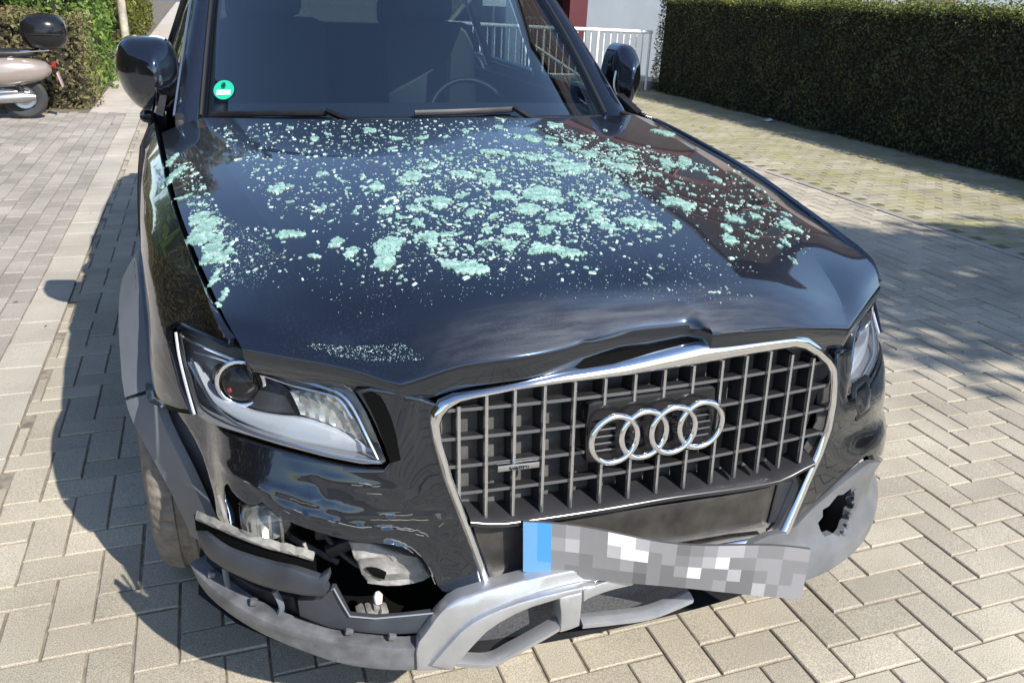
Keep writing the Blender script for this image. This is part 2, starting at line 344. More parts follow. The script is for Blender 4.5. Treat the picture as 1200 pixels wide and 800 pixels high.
def catz(tab, z):
    """tab: [(z, v)] with z descending; Catmull-Rom in z"""
    n = len(tab)
    if z >= tab[0][0]:
        s = (tab[0][1]-tab[1][1])/(tab[0][0]-tab[1][0]); return tab[0][1]+s*(z-tab[0][0])
    if z <= tab[-1][0]: return tab[-1][1]
    for i in range(n-1):
        z0, z1 = tab[i][0], tab[i+1][0]
        if z <= z0 and z >= z1:
            h = z1-z0; t = (z-z0)/h
            m0 = (tab[i+1][1]-tab[i-1][1])/(tab[i+1][0]-tab[i-1][0]) if i > 0 else (tab[1][1]-tab[0][1])/h
            m1 = (tab[i+2][1]-tab[i][1])/(tab[i+2][0]-tab[i][0]) if i+2 < n else (tab[i+1][1]-tab[i][1])/h
            return (2*t**3-3*t*t+1)*tab[i][1]+(t**3-2*t*t+t)*h*m0+(-2*t**3+3*t*t)*tab[i+1][1]+(t**3-t*t)*h*m1
def lerp(tab, x):
    if x <= tab[0][0]: return tab[0][1:]
    for a, b in zip(tab[:-1], tab[1:]):
        if x <= b[0]:
            t = (x-a[0])/(b[0]-a[0]); return tuple(p+(q-p)*t for p, q in zip(a[1:], b[1:]))
    return tab[-1][1:]
def smoothtab(tab, x):
    """1-D cubic through (x, v...) rows"""
    n = len(tab)
    if x <= tab[0][0]: return tab[0][1:]
    if x >= tab[-1][0]: return tab[-1][1:]
    for i in range(n-1):
        if x <= tab[i+1][0]:
            x0, x1 = tab[i][0], tab[i+1][0]; h = x1-x0; t = (x-x0)/h; r = []
            for c in range(1, len(tab[0])):
                m0 = (tab[i+1][c]-tab[i-1][c])/(tab[i+1][0]-tab[i-1][0]) if i > 0 else (tab[1][c]-tab[0][c])/(tab[1][0]-tab[0][0])
                m1 = (tab[i+2][c]-tab[i][c])/(tab[i+2][0]-tab[i][0]) if i+2 < n else (tab[i+1][c]-tab[i][c])/h
                r.append((2*t**3-3*t*t+1)*tab[i][c]+(t**3-2*t*t+t)*h*m0+(-2*t**3+3*t*t)*tab[i+1][c]+(t**3-t*t)*h*m1)
            return tuple(r)
# ------------------------------------------------------------------ measured outlines of the front (metres, car frame) and where the glass lies
D = {"gr_out": [0, [[-0.333, 0.436], [-0.364, 0.544], [-0.404, 0.668], [-0.42, 0.739], [-0.424, 0.774], [-0.42, 0.793], [-0.407, 0.809], [-0.382, 0.82], [-0.35, 0.825], [-0.28, 0.833], [-0.187, 0.843], [-0.089, 0.848], [0.086, 0.869], [0.242, 0.867], [0.309, 0.865], [0.342, 0.854], [0.382, 0.829], [0.415, 0.802], [0.434, 0.779], [0.443, 0.746], [0.447, 0.697], [0.446, 0.639], [0.432, 0.582], [0.405, 0.515], [0.37, 0.412], [0.354, 0.391], [0.093, 0.414], [-0.136, 0.431], [-0.313, 0.422]]], "gr_in": [0, [[-0.315, 0.444], [-0.346, 0.542], [-0.386, 0.666], [-0.403, 0.737], [-0.406, 0.768], [-0.401, 0.783], [-0.388, 0.798], [-0.37, 0.808], [-0.344, 0.812], [-0.28, 0.82], [-0.186, 0.824], [-0.087, 0.825], [0.09, 0.828], [0.246, 0.835], [0.31, 0.835], [0.337, 0.828], [0.372, 0.809], [0.402, 0.786], [0.417, 0.767], [0.424, 0.743], [0.43, 0.696], [0.428, 0.642], [0.412, 0.587], [0.385, 0.52], [0.345, 0.419], [0.327, 0.411], [0.091, 0.431], [-0.136, 0.447], [-0.3, 0.436]]], "low_panel": [0.03, [[-0.342, 0.548], [-0.265, 0.545], [-0.127, 0.544], [0.099, 0.541], [0.315, 0.529], [0.421, 0.531], [0.452, 0.539], [0.415, 0.496], [0.373, 0.392], [0.355, 0.384], [0.112, 0.405], [-0.122, 0.423], [-0.29, 0.412], [-0.305, 0.421], [-0.33, 0.501]]], "mount": [0.02, [[-0.175, 0.541], [-0.013, 0.532], [0.32, 0.515], [0.305, 0.432], [0.231, 0.429], [-0.092, 0.463], [-0.182, 0.469]]], "clip": [0.024, [[0.339, 0.516], [0.395, 0.512], [0.38, 0.457], [0.355, 0.417], [0.326, 0.423]]], "badge": [-0.006, [[-0.316, 0.682], [-0.245, 0.678], [-0.245, 0.67], [-0.316, 0.672]]], "lamp_l": [0, [[-0.824, 0.828], [-0.812, 0.838], [-0.759, 0.837], [-0.709, 0.834], [-0.648, 0.829], [-0.593, 0.824], [-0.555, 0.818], [-0.538, 0.808], [-0.522, 0.777], [-0.506, 0.73], [-0.496, 0.695], [-0.503, 0.688], [-0.535, 0.686], [-0.596, 0.692], [-0.663, 0.697], [-0.724, 0.7], [-0.781, 0.697], [-0.799, 0.701], [-0.81, 0.741], [-0.819, 0.788]]], "blade": [0.04, [[-0.8, 0.775], [-0.791, 0.765], [-0.773, 0.746], [-0.751, 0.733], [-0.719, 0.727], [-0.669, 0.729], [-0.624, 0.736], [-0.58, 0.729], [-0.547, 0.715], [-0.509, 0.694], [-0.502, 0.685], [-0.535, 0.686], [-0.59, 0.691], [-0.645, 0.694], [-0.701, 0.7], [-0.745, 0.709], [-0.77, 0.725], [-0.788, 0.749]]], "ribz": [0.05, [[-0.639, 0.772], [-0.601, 0.78], [-0.567, 0.781], [-0.548, 0.77], [-0.532, 0.742], [-0.518, 0.705], [-0.513, 0.695], [-0.545, 0.716], [-0.579, 0.729], [-0.623, 0.735], [-0.629, 0.755]]], "dark_bowl": [0.06, [[-0.767, 0.771], [-0.745, 0.787], [-0.689, 0.792], [-0.642, 0.773], [-0.629, 0.752], [-0.624, 0.732], [-0.668, 0.724], [-0.718, 0.723], [-0.751, 0.73], [-0.771, 0.745]]], "lamp_topline": [[-0.818, 0.384, 0.821], [-0.782, 0.327, 0.818], [-0.711, 0.244, 0.81], [-0.636, 0.168, 0.807], [-0.577, 0.111, 0.803], [-0.555, 0.091, 0.796], [-0.54, 0.074, 0.776], [-0.523, 0.052, 0.734], [-0.507, 0.037, 0.693]], "lamp_topline2": [[-0.795, 0.349, 0.797], [-0.747, 0.292, 0.8], [-0.691, 0.232, 0.794], [-0.629, 0.171, 0.788], [-0.576, 0.122, 0.787], [-0.557, 0.105, 0.78], [-0.541, 0.086, 0.753]], "lamp_botline": [[-0.802, 0.337, 0.789], [-0.79, 0.301, 0.761], [-0.773, 0.26, 0.732], [-0.746, 0.218, 0.714], [-0.702, 0.168, 0.704], [-0.647, 0.121, 0.7], [-0.58, 0.072, 0.694], [-0.505, 0.035, 0.688]], "lamp_side": [[-0.825, 0.385, 0.828], [-0.823, 0.358, 0.791], [-0.815, 0.316, 0.747], [-0.805, 0.272, 0.706]], "proj_c": [[-0.714, 0.258, 0.768]], "bump_l": [0, [[-0.886, 0.655], [-0.842, 0.685], [-0.8, 0.697], [-0.757, 0.694], [-0.663, 0.692], [-0.596, 0.686], [-0.535, 0.68], [-0.501, 0.681], [-0.49, 0.695], [-0.503, 0.739], [-0.517, 0.777], [-0.532, 0.806], [-0.54, 0.816], [-0.506, 0.829], [-0.441, 0.815], [-0.41, 0.803], [-0.416, 0.777], [-0.411, 0.729], [-0.396, 0.666], [-0.358, 0.546], [-0.332, 0.433], [-0.354, 0.428], [-0.38, 0.425], [-0.394, 0.418], [-0.411, 0.434], [-0.425, 0.475], [-0.444, 0.509], [-0.468, 0.53], [-0.5, 0.54], [-0.536, 0.543], [-0.572, 0.551], [-0.61, 0.561], [-0.645, 0.569], [-0.675, 0.58], [-0.693, 0.59], [-0.706, 0.598], [-0.718, 0.589], [-0.735, 0.586], [-0.753, 0.596], [-0.763, 0.607], [-0.773, 0.597], [-0.778, 0.576], [-0.771, 0.555], [-0.765, 0.531], [-0.785, 0.511], [-0.811, 0.506], [-0.816, 0.542], [-0.827, 0.603], [-0.848, 0.642]]], "f1": [0, [[-0.646, 0.66], [-0.599, 0.658], [-0.537, 0.65], [-0.481, 0.642]]], "f2": [0, [[-0.773, 0.639], [-0.732, 0.629], [-0.684, 0.626], [-0.616, 0.616], [-0.562, 0.598], [-0.49, 0.592], [-0.401, 0.584]]], "f3": [0, [[-0.712, 0.622], [-0.673, 0.601], [-0.605, 0.587], [-0.535, 0.574], [-0.454, 0.56], [-0.409, 0.525]]], "f4": [0, [[-0.521, 0.552], [-0.47, 0.53], [-0.433, 0.486], [-0.415, 0.434]]], "f5": [0, [[-0.616, 0.647], [-0.603, 0.614]]], "gap_in": [-0.004, [[-0.528, 0.812], [-0.513, 0.819], [-0.498, 0.812], [-0.481, 0.762], [-0.473, 0.7], [-0.49, 0.694], [-0.499, 0.73], [-0.51, 0.771]]], "trim_l": [-0.03, [[-0.825, 0.515], [-0.812, 0.523], [-0.776, 0.522], [-0.723, 0.524], [-0.669, 0.522], [-0.625, 0.517], [-0.609, 0.506], [-0.607, 0.494], [-0.613, 0.482], [-0.609, 0.47], [-0.617, 0.451], [-0.645, 0.446], [-0.687, 0.444], [-0.729, 0.44], [-0.778, 0.439], [-0.806, 0.446], [-0.818, 0.467]]], "trim_top": [[-0.823, 0.196, 0.518], [-0.792, 0.147, 0.528], [-0.75, 0.096, 0.531], [-0.709, 0.055, 0.531], [-0.668, 0.024, 0.53], [-0.631, 0.002, 0.523]], "strip_l": [-0.01, [[-0.661, 0.411], [-0.622, 0.425], [-0.603, 0.454], [-0.597, 0.454], [-0.574, 0.388], [-0.528, 0.383], [-0.468, 0.387], [-0.414, 0.391], [-0.425, 0.371], [-0.453, 0.347], [-0.514, 0.347], [-0.559, 0.352], [-0.61, 0.357], [-0.659, 0.371]]], "strip_edge": [[-0.603, 0.006, 0.456], [-0.599, 0.004, 0.461], [-0.587, 0.003, 0.428], [-0.573, 0.001, 0.393], [-0.529, -0.014, 0.389], [-0.469, -0.029, 0.393], [-0.415, -0.04, 0.395]], "grid_l": [0.02, [[-0.818, 0.388], [-0.784, 0.398], [-0.728, 0.388], [-0.663, 0.391], [-0.658, 0.343], [-0.701, 0.346], [-0.753, 0.351], [-0.793, 0.359]]], "strut1": [[-0.781, 0.171, 0.423], [-0.778, 0.176, 0.37], [-0.768, 0.165, 0.358]], "strut2": [[-0.697, 0.085, 0.415], [-0.687, 0.083, 0.378], [-0.694, 0.09, 0.35]], "strut3": [[-0.777, 0.174, 0.582], [-0.771, 0.157, 0.555], [-0.764, 0.141, 0.528]], "strut4": [[-0.642, 0.042, 0.541], [-0.637, 0.035, 0.522], [-0.631, 0.03, 0.502]], "beam": [0.05, [[-0.563, 0.516], [-0.529, 0.508], [-0.491, 0.493], [-0.455, 0.476], [-0.433, 0.464], [-0.421, 0.439], [-0.414, 0.42], [-0.431, 0.411], [-0.485, 0.408], [-0.531, 0.414], [-0.541, 0.441], [-0.553, 0.476]]], "beam_hole_dark": [0.047, [[-0.534, 0.459], [-0.516, 0.458], [-0.497, 0.445], [-0.501, 0.431], [-0.522, 0.44]]], "foglamp": [[-0.695, 0.074, 0.536]], "clip_w": [[-0.512, 0.046, 0.384]], "conn": [[-0.525, 0.049, 0.354]], "lip_l": [-0.03, [[-0.843, 0.388], [-0.82, 0.379], [-0.788, 0.372], [-0.733, 0.361], [-0.677, 0.354], [-0.623, 0.35], [-0.548, 0.34], [-0.489, 0.332], [-0.455, 0.335], [-0.435, 0.35], [-0.45, 0.279], [-0.52, 0.283], [-0.594, 0.292], [-0.679, 0.31], [-0.736, 0.317], [-0.794, 0.329], [-0.826, 0.342]]], "skid_a": [-0.04, [[-0.465, 0.345], [-0.444, 0.375], [-0.426, 0.406], [-0.401, 0.434], [-0.353, 0.448], [-0.291, 0.458], [-0.228, 0.468], [-0.162, 0.471], [-0.127, 0.468], [-0.091, 0.448], [-0.125, 0.438], [-0.154, 0.425], [-0.202, 0.421], [-0.259, 0.409], [-0.325, 0.379], [-0.353, 0.346], [-0.384, 0.31], [-0.4, 0.284], [-0.464, 0.287]]], "skid_ridge": [-0.052, [[-0.441, 0.309], [-0.417, 0.341], [-0.38, 0.39], [-0.334, 0.417], [-0.264, 0.438], [-0.166, 0.448], [-0.131, 0.444], [-0.207, 0.429], [-0.271, 0.417], [-0.332, 0.385], [-0.363, 0.351], [-0.39, 0.313], [-0.403, 0.294]]], "skid_p": [-0.042, [[-0.203, 0.425], [-0.154, 0.428], [-0.155, 0.389], [-0.157, 0.351], [-0.177, 0.346], [-0.198, 0.344], [-0.196, 0.378]]], "skid_r": [-0.04, [[-0.153, 0.429], [-0.125, 0.438], [-0.087, 0.441], [-0.044, 0.428], [-0.049, 0.418], [-0.098, 0.417], [-0.141, 0.409], [-0.151, 0.402]]], "skid_bl": [[-0.392, -0.073, 0.298], [-0.329, -0.087, 0.289], [-0.287, -0.092, 0.307], [-0.235, -0.097, 0.333], [-0.197, -0.099, 0.352]], "skid_br": [[-0.15, -0.102, 0.348], [-0.082, -0.104, 0.34], [-0.006, -0.105, 0.333], [0.051, -0.104, 0.34], [0.093, -0.103, 0.349]], "open_l": [0.01, [[-0.394, 0.256], [-0.338, 0.336], [-0.273, 0.373], [-0.171, 0.383], [-0.164, 0.298], [-0.311, 0.239]]], "open_r": [0.01, [[-0.135, 0.372], [-0.062, 0.39], [0.013, 0.395], [0.121, 0.354], [0.13, 0.306], [0.061, 0.294], [-0.132, 0.303]]], "lip_r": [-0.03, [[-0.224, 0.478], [-0.123, 0.471], [0.064, 0.436], [0.312, 0.423], [0.367, 0.438], [0.429, 0.408], [0.482, 0.378], [0.528, 0.377], [0.558, 0.411], [0.553, 0.471], [0.535, 0.533], [0.562, 0.488], [0.585, 0.448], [0.598, 0.382], [0.544, 0.343], [0.463, 0.332], [0.349, 0.348], [0.11, 0.378], [-0.121, 0.445], [-0.207, 0.461]]], "fog_r": [-0.01, [[0.558, 0.52], [0.529, 0.499], [0.492, 0.475], [0.45, 0.448], [0.417, 0.424], [0.391, 0.417], [0.453, 0.382], [0.509, 0.353], [0.56, 0.35], [0.601, 0.376], [0.587, 0.445]]], "hole_r": [-0.014, [[0.547, 0.46], [0.519, 0.46], [0.479, 0.455], [0.451, 0.424], [0.459, 0.388], [0.492, 0.367], [0.529, 0.371], [0.553, 0.398], [0.564, 0.426]]], "washer": [-0.01, [[0.526, 0.699], [0.596, 0.689], [0.622, 0.659], [0.589, 0.641], [0.538, 0.642], [0.518, 0.674]]]}
GL = {"big": [[-0.58, 0.24, 0.0431, 0.0535, -0.34, "large ragged pale green glass sheet, nearest the bonnet's front middle"], [-0.714, 0.341, 0.0278, 0.0505, -0.34, "clumped pale green glass sheet left of the large ragged one"], [-0.358, 0.26, 0.0487, 0.023, -0.34, "long thin pale green glass strip pointing to the right headlight"], [-0.411, 0.282, 0.0267, 0.0233, -0.34, "pale green glass piece joined to the left end of the long thin strip"], [-0.615, 0.37, 0.0127, 0.0298, -0.34, "small upright pale green glass piece above the large ragged sheet"], [-0.464, 0.31, 0.0173, 0.0201, -0.34, "small pale green glass piece left of the long thin strip"], [-0.428, 0.376, 0.0278, 0.0297, -0.34, "flat green glass sheet above the long thin strip"], [0.027, 0.513, 0.0404, 0.0359, -0.34, "wide green glass sheet on the right of the bonnet, left of the dark reflection"], [-0.123, 0.379, 0.0386, 0.0393, -0.34, "slanting green glass sheet below the wide right one"], [-0.217, 0.36, 0.0153, 0.0286, -0.34, "round green glass piece left of the slanting sheet"], [-0.046, 0.365, 0.0178, 0.0398, -0.34, "hooked green glass piece right of the slanting sheet"], [0.31, 0.43, 0.0263, 0.0377, -0.34, "lone teal glass piece nearest the right edge of the bonnet"], [0.151, 0.433, 0.0212, 0.0384, -0.34, "teal glass piece inside the dark reflection, larger of two"], [0.059, 0.304, 0.0197, 0.0267, -0.34, "curved teal glass piece below the larger teal one"], [0.231, 0.468, 0.014, 0.0174, -0.34, "narrow teal glass chip beside the larger teal one"], [0.088, 0.369, 0.0167, 0.0184, -0.34, "flat teal glass chip between two larger teal pieces"], [0.28, 0.733, 0.0266, 0.0248, -0.34, "flat teal glass piece high on the right flank of the bonnet"], [-0.001, 0.768, 0.0506, 0.0419, -0.34, "broad green glass sheet at the right rear of the bonnet"], [0.188, 0.836, 0.0292, 0.0335, -0.34, "green glass sheet right of the broad one"], [0.274, 0.903, 0.0187, 0.0524, -0.34, "ragged green glass sheet near the bonnet's right rear"], [-0.158, 0.747, 0.0446, 0.0404, -0.34, "long green glass sheet left of the broad one at the back"], [-0.294, 0.549, 0.04, 0.0452, -0.34, "pale green glass sheet in the middle cluster"], [-0.311, 0.427, 0.0257, 0.038, -0.34, "pale green glass sheet at the foot of the middle cluster"], [-0.392, 0.57, 0.0307, 0.0404, -0.34, "pale green glass sheet on the left of the middle cluster"], [-0.362, 0.48, 0.0296, 0.0303, -0.34, "thin pale green glass sheet low in the middle cluster"], [-0.444, 0.712, 0.0287, 0.038, -0.34, "pale green glass sheet in the rear left cluster"], [-0.394, 0.661, 0.0245, 0.0327, -0.34, "pale green glass sheet beside the rear left cluster"], [-0.551, 0.548, 0.0262, 0.0304, -0.34, "slanting pale green glass sheet left of the middle cluster"], [-0.618, 0.532, 0.0258, 0.0208, -0.34, "flat pale green glass sheet further left of the middle cluster"], [-0.668, 0.54, 0.0172, 0.0184, -0.34, "small flat pale green glass sheet at the left of the cluster row"], [-0.568, 0.721, 0.0227, 0.0329, -0.34, "crumbly pale green glass patch in the rear middle"], [-0.667, 0.693, 0.0203, 0.0207, -0.34, "small pale green glass patch in the rear left"], [-0.881, 0.508, 0.0267, 0.0163, -0.34, "lone flat pale green glass strip on the left half of the bonnet"], [-0.884, 0.763, 0.0246, 0.0329, -0.34, "crumbly pale green glass patch nearest the left bonnet crease"], [-0.805, 0.603, 0.0105, 0.021, -0.34, "lone white chip among the left crumbs"], [-0.84, 0.396, 0.0158, 0.0121, -0.34, "flat pale green glass chip under the left strip"], [-0.777, 0.386, 0.0173, 0.0245, -0.34, "pale green glass chip between the left strip and the clumped sheet"], [-0.796, 0.431, 0.0161, 0.0164, -0.34, "pale green glass chip right of the left strip"], [-0.325, 0.877, 0.0458, 0.0207, -0.34, "long pale glass sliver at the back of the bonnet"], [-0.225, 0.823, 0.0352, 0.0206, -0.34, "second pale glass sliver at the back of the bonnet"], [-0.159, 0.998, 0.0224, 0.025, -0.34, "green glass chip near the middle wiper"], [-0.021, 1.182, 0.0244, 0.0273, -0.34, "green glass chip behind the right rear cluster"], [0.402, 1.239, 0.0373, 0.0331, -0.34, "green glass sheet at the right rear corner of the bonnet"], [-0.211, 0.49, 0.0234, 0.0314, -0.34, "pale green glass sheet right of the middle cluster"], [-0.227, 0.405, 0.0173, 0.0214, -0.34, "pale green glass chip under the right end of the middle cluster"], [-0.041, 0.876, 0.0261, 0.0271, -0.34, "green glass chip above the broad sheet"], [-0.059, 0.955, 0.0291, 0.0222, -0.34, "pale green glass sliver behind the broad sheet"], [-1.111, 1.038, 0.0214, 0.0904, -0.34, "teal glass mass packed into the left bonnet gap, highest"], [-1.125, 1.145, 0.0134, 0.0556, -0.34, "teal glass mass at the top of the left bonnet gap"], [-1.05, 0.626, 0.0249, 0.0447, -0.34, "teal glass sheet leaning at the left bonnet gap"], [-1.062, 0.695, 0.0239, 0.0216, -0.34, "pale glass strip above the leaning teal sheet"], [-1.042, 0.528, 0.0152, 0.0416, -0.34, "pale glass piece below the leaning teal sheet"], [-1.016, 0.49, 0.0182, 0.0284, -0.34, "loose pale glass patch right of the left bonnet gap"], [-1.03, 0.319, 0.006, 0.0388, -0.34, "glass sliver wedged lowest in the left bonnet gap"], [-1.038, 0.405, 0.006, 0.0293, -0.34, "glass sliver wedged in the left bonnet gap"]], "mid": [[[[-0.986, 1.357], [-0.095, 1.208], [0.373, 1.307], [0.365, 0.908], [0.202, 0.556], [-0.02, 0.388], [-0.276, 0.296], [-0.475, 0.267], [-0.717, 0.342], [-0.824, 0.546], [-0.931, 0.767]], 10], [[[-0.553, 0.835], [0.046, 0.892], [-0.171, 0.347], [-0.542, 0.281], [-0.703, 0.41]], 14], [[[0.341, 0.822], [0.454, 0.684], [0.266, 0.316], [0.017, 0.263]], 2], [[[-0.066, 1.137], [0.306, 0.812], [-0.084, 0.724]], 4], [[[-1.106, 0.895], [-1.03, 0.681], [-0.999, 0.408], [-1.035, 0.431]], 1.6]], "crumb": [[[[-0.998, 1.363], [-0.095, 1.208], [0.294, 0.498], [-0.057, 0.321], [-0.3, 0.242], [-0.475, 0.168], [-0.693, 0.221], [-0.828, 0.39], [-0.937, 0.69]], 30], [[[-1.021, 1.394], [-0.608, 1.257], [-0.271, 1.172], [-0.421, 0.677], [-0.739, 0.509], [-0.901, 0.675]], 10], [[[-0.573, 0.841], [0.108, 0.908], [-0.13, 0.344], [-0.552, 0.249], [-0.742, 0.389]], 34], [[[-0.044, 1.194], [0.378, 0.834], [-0.114, 0.657]], 10], [[[-1.118, 1.138], [-1.071, 1.084], [-1.008, 0.665], [-0.991, 0.403], [-1.03, 0.393], [-1.068, 0.608]], 5], [[[-1.03, 0.66], [-0.896, 0.535], [-0.898, 0.356], [-0.991, 0.403]], 1.2], [[[-0.955, 0.451], [0.146, 0.286], [-0.049, 0.059], [-0.937, 0.286]], 5], [[[0.464, 0.967], [0.366, 0.38], [0.173, 0.222], [-0.006, 0.261]], 4]], "dust": [[[[-0.907, 0.156], [-0.739, 0.088], [-0.705, 0.039], [-0.842, 0.097]], 3], [[[-1.064, 0.827], [-0.907, 0.425], [-0.965, 0.326], [-1.04, 0.399]], 5], [[[-0.883, 0.349], [0.036, 0.19], [-0.103, 0.035], [-0.828, 0.181]], 4]]}
# ================================================================== THE CAR (local frame: x to the right in the photograph, y rearwards, z up, y=0 at the grille)
CAR = empty('parked_car', (-.2868, 0, 0), .011884, 'black SUV with crushed front corner, hanging licence plate and glass crumbs over its bonnet', 'car')
def _dense(xs, ys):
    n = len(xs); m = [(ys[1]-ys[0])/(xs[1]-xs[0]) if i == 0 else (ys[-1]-ys[-2])/(xs[-1]-xs[-2]) if i == n-1 else (ys[i+1]-ys[i-1])/(xs[i+1]-xs[i-1]) for i in range(n)]
    if xs[0] == 0: m[0] = 0
    X = np.linspace(xs[0], xs[-1], 400); Y = []
    for x in X:
        i = min(max(int(np.searchsorted(xs, x))-1, 0), n-2); h = xs[i+1]-xs[i]; t = (x-xs[i])/h
        Y.append((2*t**3-3*t*t+1)*ys[i]+(t**3-2*t*t+t)*h*m[i]+(-2*t**3+3*t*t)*ys[i+1]+(t**3-t*t)*h*m[i+1])
    return X, np.array(Y)
FX, FY = _dense([0,.2,.35,.42,.5,.6,.7,.78,.83,.88,.92,.95,.97], [-.05,-.045,-.025,-.008,.010,.048,.115,.20,.28,.40,.58,.85,1.2])
GX, GY = _dense([.3,.38,.5,.6,.7,.78,.9], [0,-.005,-.035,-.015,.03,.075,.14])
def sst(t): t = min(1, max(0, t)); return t*t*(3-2*t)
def yf(x, z): return float(np.interp(abs(x), FX, FY)+.075*(z-.6)+sst((abs(x)-.42)/.30)*np.interp(z, GX, GY))
def yg(x, z): return -.05+.075*(z-.42)+.13*x*x
def FF(off): return lambda x, z: (x, yf(x, z)+off, z)
def FG(off): return lambda x, z: (x, yg(x, z)+off, z)
def mir(P): return [(-p[0], p[1]) for p in P]
def mir3(P): return [(-p[0], p[1], p[2]) for p in P]
# ---- flank section table: y -> (T x,z)(S x,z)(M x)(L x)(B x)
T_ = [(.20,.712,.863),(.27,.735,.893),(.42,.758,.915),(.62,.785,.940),(.90,.815,.978),(1.4,.848,1.022),(1.7,.862,1.040),(2.5,.868,1.065),(3.6,.852,1.09),(4.3,.79,1.095),(4.6,.70,1.09)]
S_ = [(.20,.705,.838),(.25,.722,.836),(.30,.764,.833),(.39,.825,.830),(.60,.866,.868),(.90,.890,.905),(1.3,.903,.955),(1.7,.898,.995),(2.5,.905,1.0),(3.6,.892,1.01),(4.3,.83,1.0),(4.6,.73,.99)]
M_ = [(.20,.735,.69),(.27,.80,.69),(.35,.845,.69),(.45,.884,.69),(.6,.893,.70),(.9,.912,.72),(1.3,.926,.72),(1.7,.941,.72),(2.5,.946,.72),(3.69,.943,.72),(4.3,.885,.72),(4.6,.77,.72)]
L_ = [(.20,.72,.48),(.3,.775,.48),(.45,.838,.48),(.6,.872,.48),(.9,.905,.48),(1.3,.922,.48),(1.7,.930,.48),(3.69,.94,.48),(4.3,.88,.48),(4.6,.77,.48)]
B_ = [(.20,.66,.28),(.45,.795,.28),(.6,.845,.28),(.9,.885,.28),(1.7,.90,.28),(3.69,.91,.28),(4.3,.86,.28),(4.6,.75,.28)]
_cx = {}
def flankx(y, z):
    k = round(y, 4)
    if k not in _cx:
        t, s, m_, l, b = [smoothtab(q, y) for q in (T_, S_, M_, L_, B_)]
        _cx[k] = [(t[1], t[0]), (s[1], s[0]), (m_[1], m_[0]), (l[1], l[0]), (b[1], b[0])]
    return catz(_cx[k], z)
def FS(sg, off=0): return lambda y, z: (sg*(flankx(y, z)+off), y, z)
def Tz(y): return smoothtab(T_, y)[1]
# ---- hood
HR = [ # rails centre, mid, crease, shut; rows front -> rear
 [(0,-.022,.893),(.28,-.012,.884),(.470,.026,.850),(.712,.205,.858)],
 [(0,.055,.925),(.29,.072,.919),(.532,.150,.882),(.735,.270,.893)],
 [(0,.25,.970),(.30,.26,.963),(.577,.330,.934),(.758,.420,.915)],
 [(0,.52,1.016),(.31,.53,1.008),(.627,.580,.976),(.785,.620,.940)],
 [(0,.85,1.061),(.33,.88,1.050),(.684,.950,1.019),(.815,.900,.978)],
 [(0,1.20,1.104),(.36,1.30,1.089),(.730,1.510,1.067),(.850,1.47,1.030)]]
def hood():
    rows = []
    NV = 12
    cols = [cr([HR[r][c] for r in range(6)], NV) for c in range(4)]
    def dent(p):
        x, y = p.x, p.y
        w = sst((x+.30)/.30)*(1-sst((x-.085)/.018)); q = math.exp(-max(0, y+.03)/.035)
        p.y += .050*w*q; p.z += .004*w*math.exp(-((y-.05)/.03)**2)
        p.z += -.006*math.exp(-((x-.0)/.16)**2-((y-.13)/.05)**2)+.005*math.exp(-abs(x+.147)/.014-max(0,y)/.07)
        p.z += .007*math.exp(-((x-.095)/.016)**2-((y-.015)/.03)**2)
        p.z += .006*math.exp(-((x+.36)/.10)**2-((y-.02)/.04)**2)-.010*math.exp(-((x+.47)/.07)**2-((y-.03)/.05)**2)
        f = math.exp(-max(0, y)/.16)
        p.z += f*.0026*noise.noise(Vector((x*5, y*9, 1.3)))+f*.0008*noise.noise(Vector((x*15, y*19, 4.1)))
        p.z += -.004*math.exp(-((x+.52)/.10)**2-((y-.17)/.035)**2)+.003*math.exp(-((x-.30)/.2)**2-((y-.10)/.05)**2)
        return p
    for r in range(len(cols[0])):
        c, m_, k, s = [cols[i][r] for i in range(4)]
        half = cr([Vector((-m_.x, m_.y, m_.z)), c, m_, k], 22)[22:]; fl = cr([k, (k+s)*.5+Vector((0,0,.003)), s], 8); HN = len(half)
        # refine the inner quarter
        right = half+fl[1:]
        left = [Vector((-p.x, p.y, p.z)) for p in right[::-1]]
        rows.append([dent(p.copy()) for p in left[:-1]+right])
    skirt = []
    for k, (dy, dz) in enumerate(((.024,-.050),(.004,-.048),(-.003,-.022),(-.0015,-.004))):
        row = []
        for p in rows[0]:
            d = sst((abs(p.x)-.30)/.3); row.append(Vector((p.x*(1-.012*(3-k)/3), min(p.y+dy*(.8+.4*d), yg(p.x, .86)+.034 if k < 2 and abs(p.x) < .40 else 9), p.z+dz)))
        skirt.append(row)
    allr = skirt+rows; side = []
    out = []
    for i, row in enumerate(allr):      # turned-down flange along both shut lines
        a = row[0]+Vector((.010,0,-.026)); a2 = row[0]+Vector((.001,0,-.005)); b = row[-1]+Vector((-.010,0,-.026)); b2 = row[-1]+Vector((-.001,0,-.005))
        out.append([a, a2]+row+[b2, b])
    V, Fs = rings_geo(out, cap=False, closed_u=False)
    me = mesh('hood', V, Fs, True, sharp=48); n_ = len(out[0]); mid = 2+len(right)-1; cs = {mid-(HN-1), mid+(HN-1)}
    at = me.attributes.get('sharp_edge') or me.attributes.new('sharp_edge', 'BOOLEAN', 'EDGE')
    for e_ in me.edges:
        a_, b_ = e_.vertices
        if a_ % n_ == b_ % n_ and a_ % n_ in cs and min(a_, b_)//n_ > 9: at.data[e_.index].value = True
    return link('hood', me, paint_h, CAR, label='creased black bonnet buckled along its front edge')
HOOD = hood()
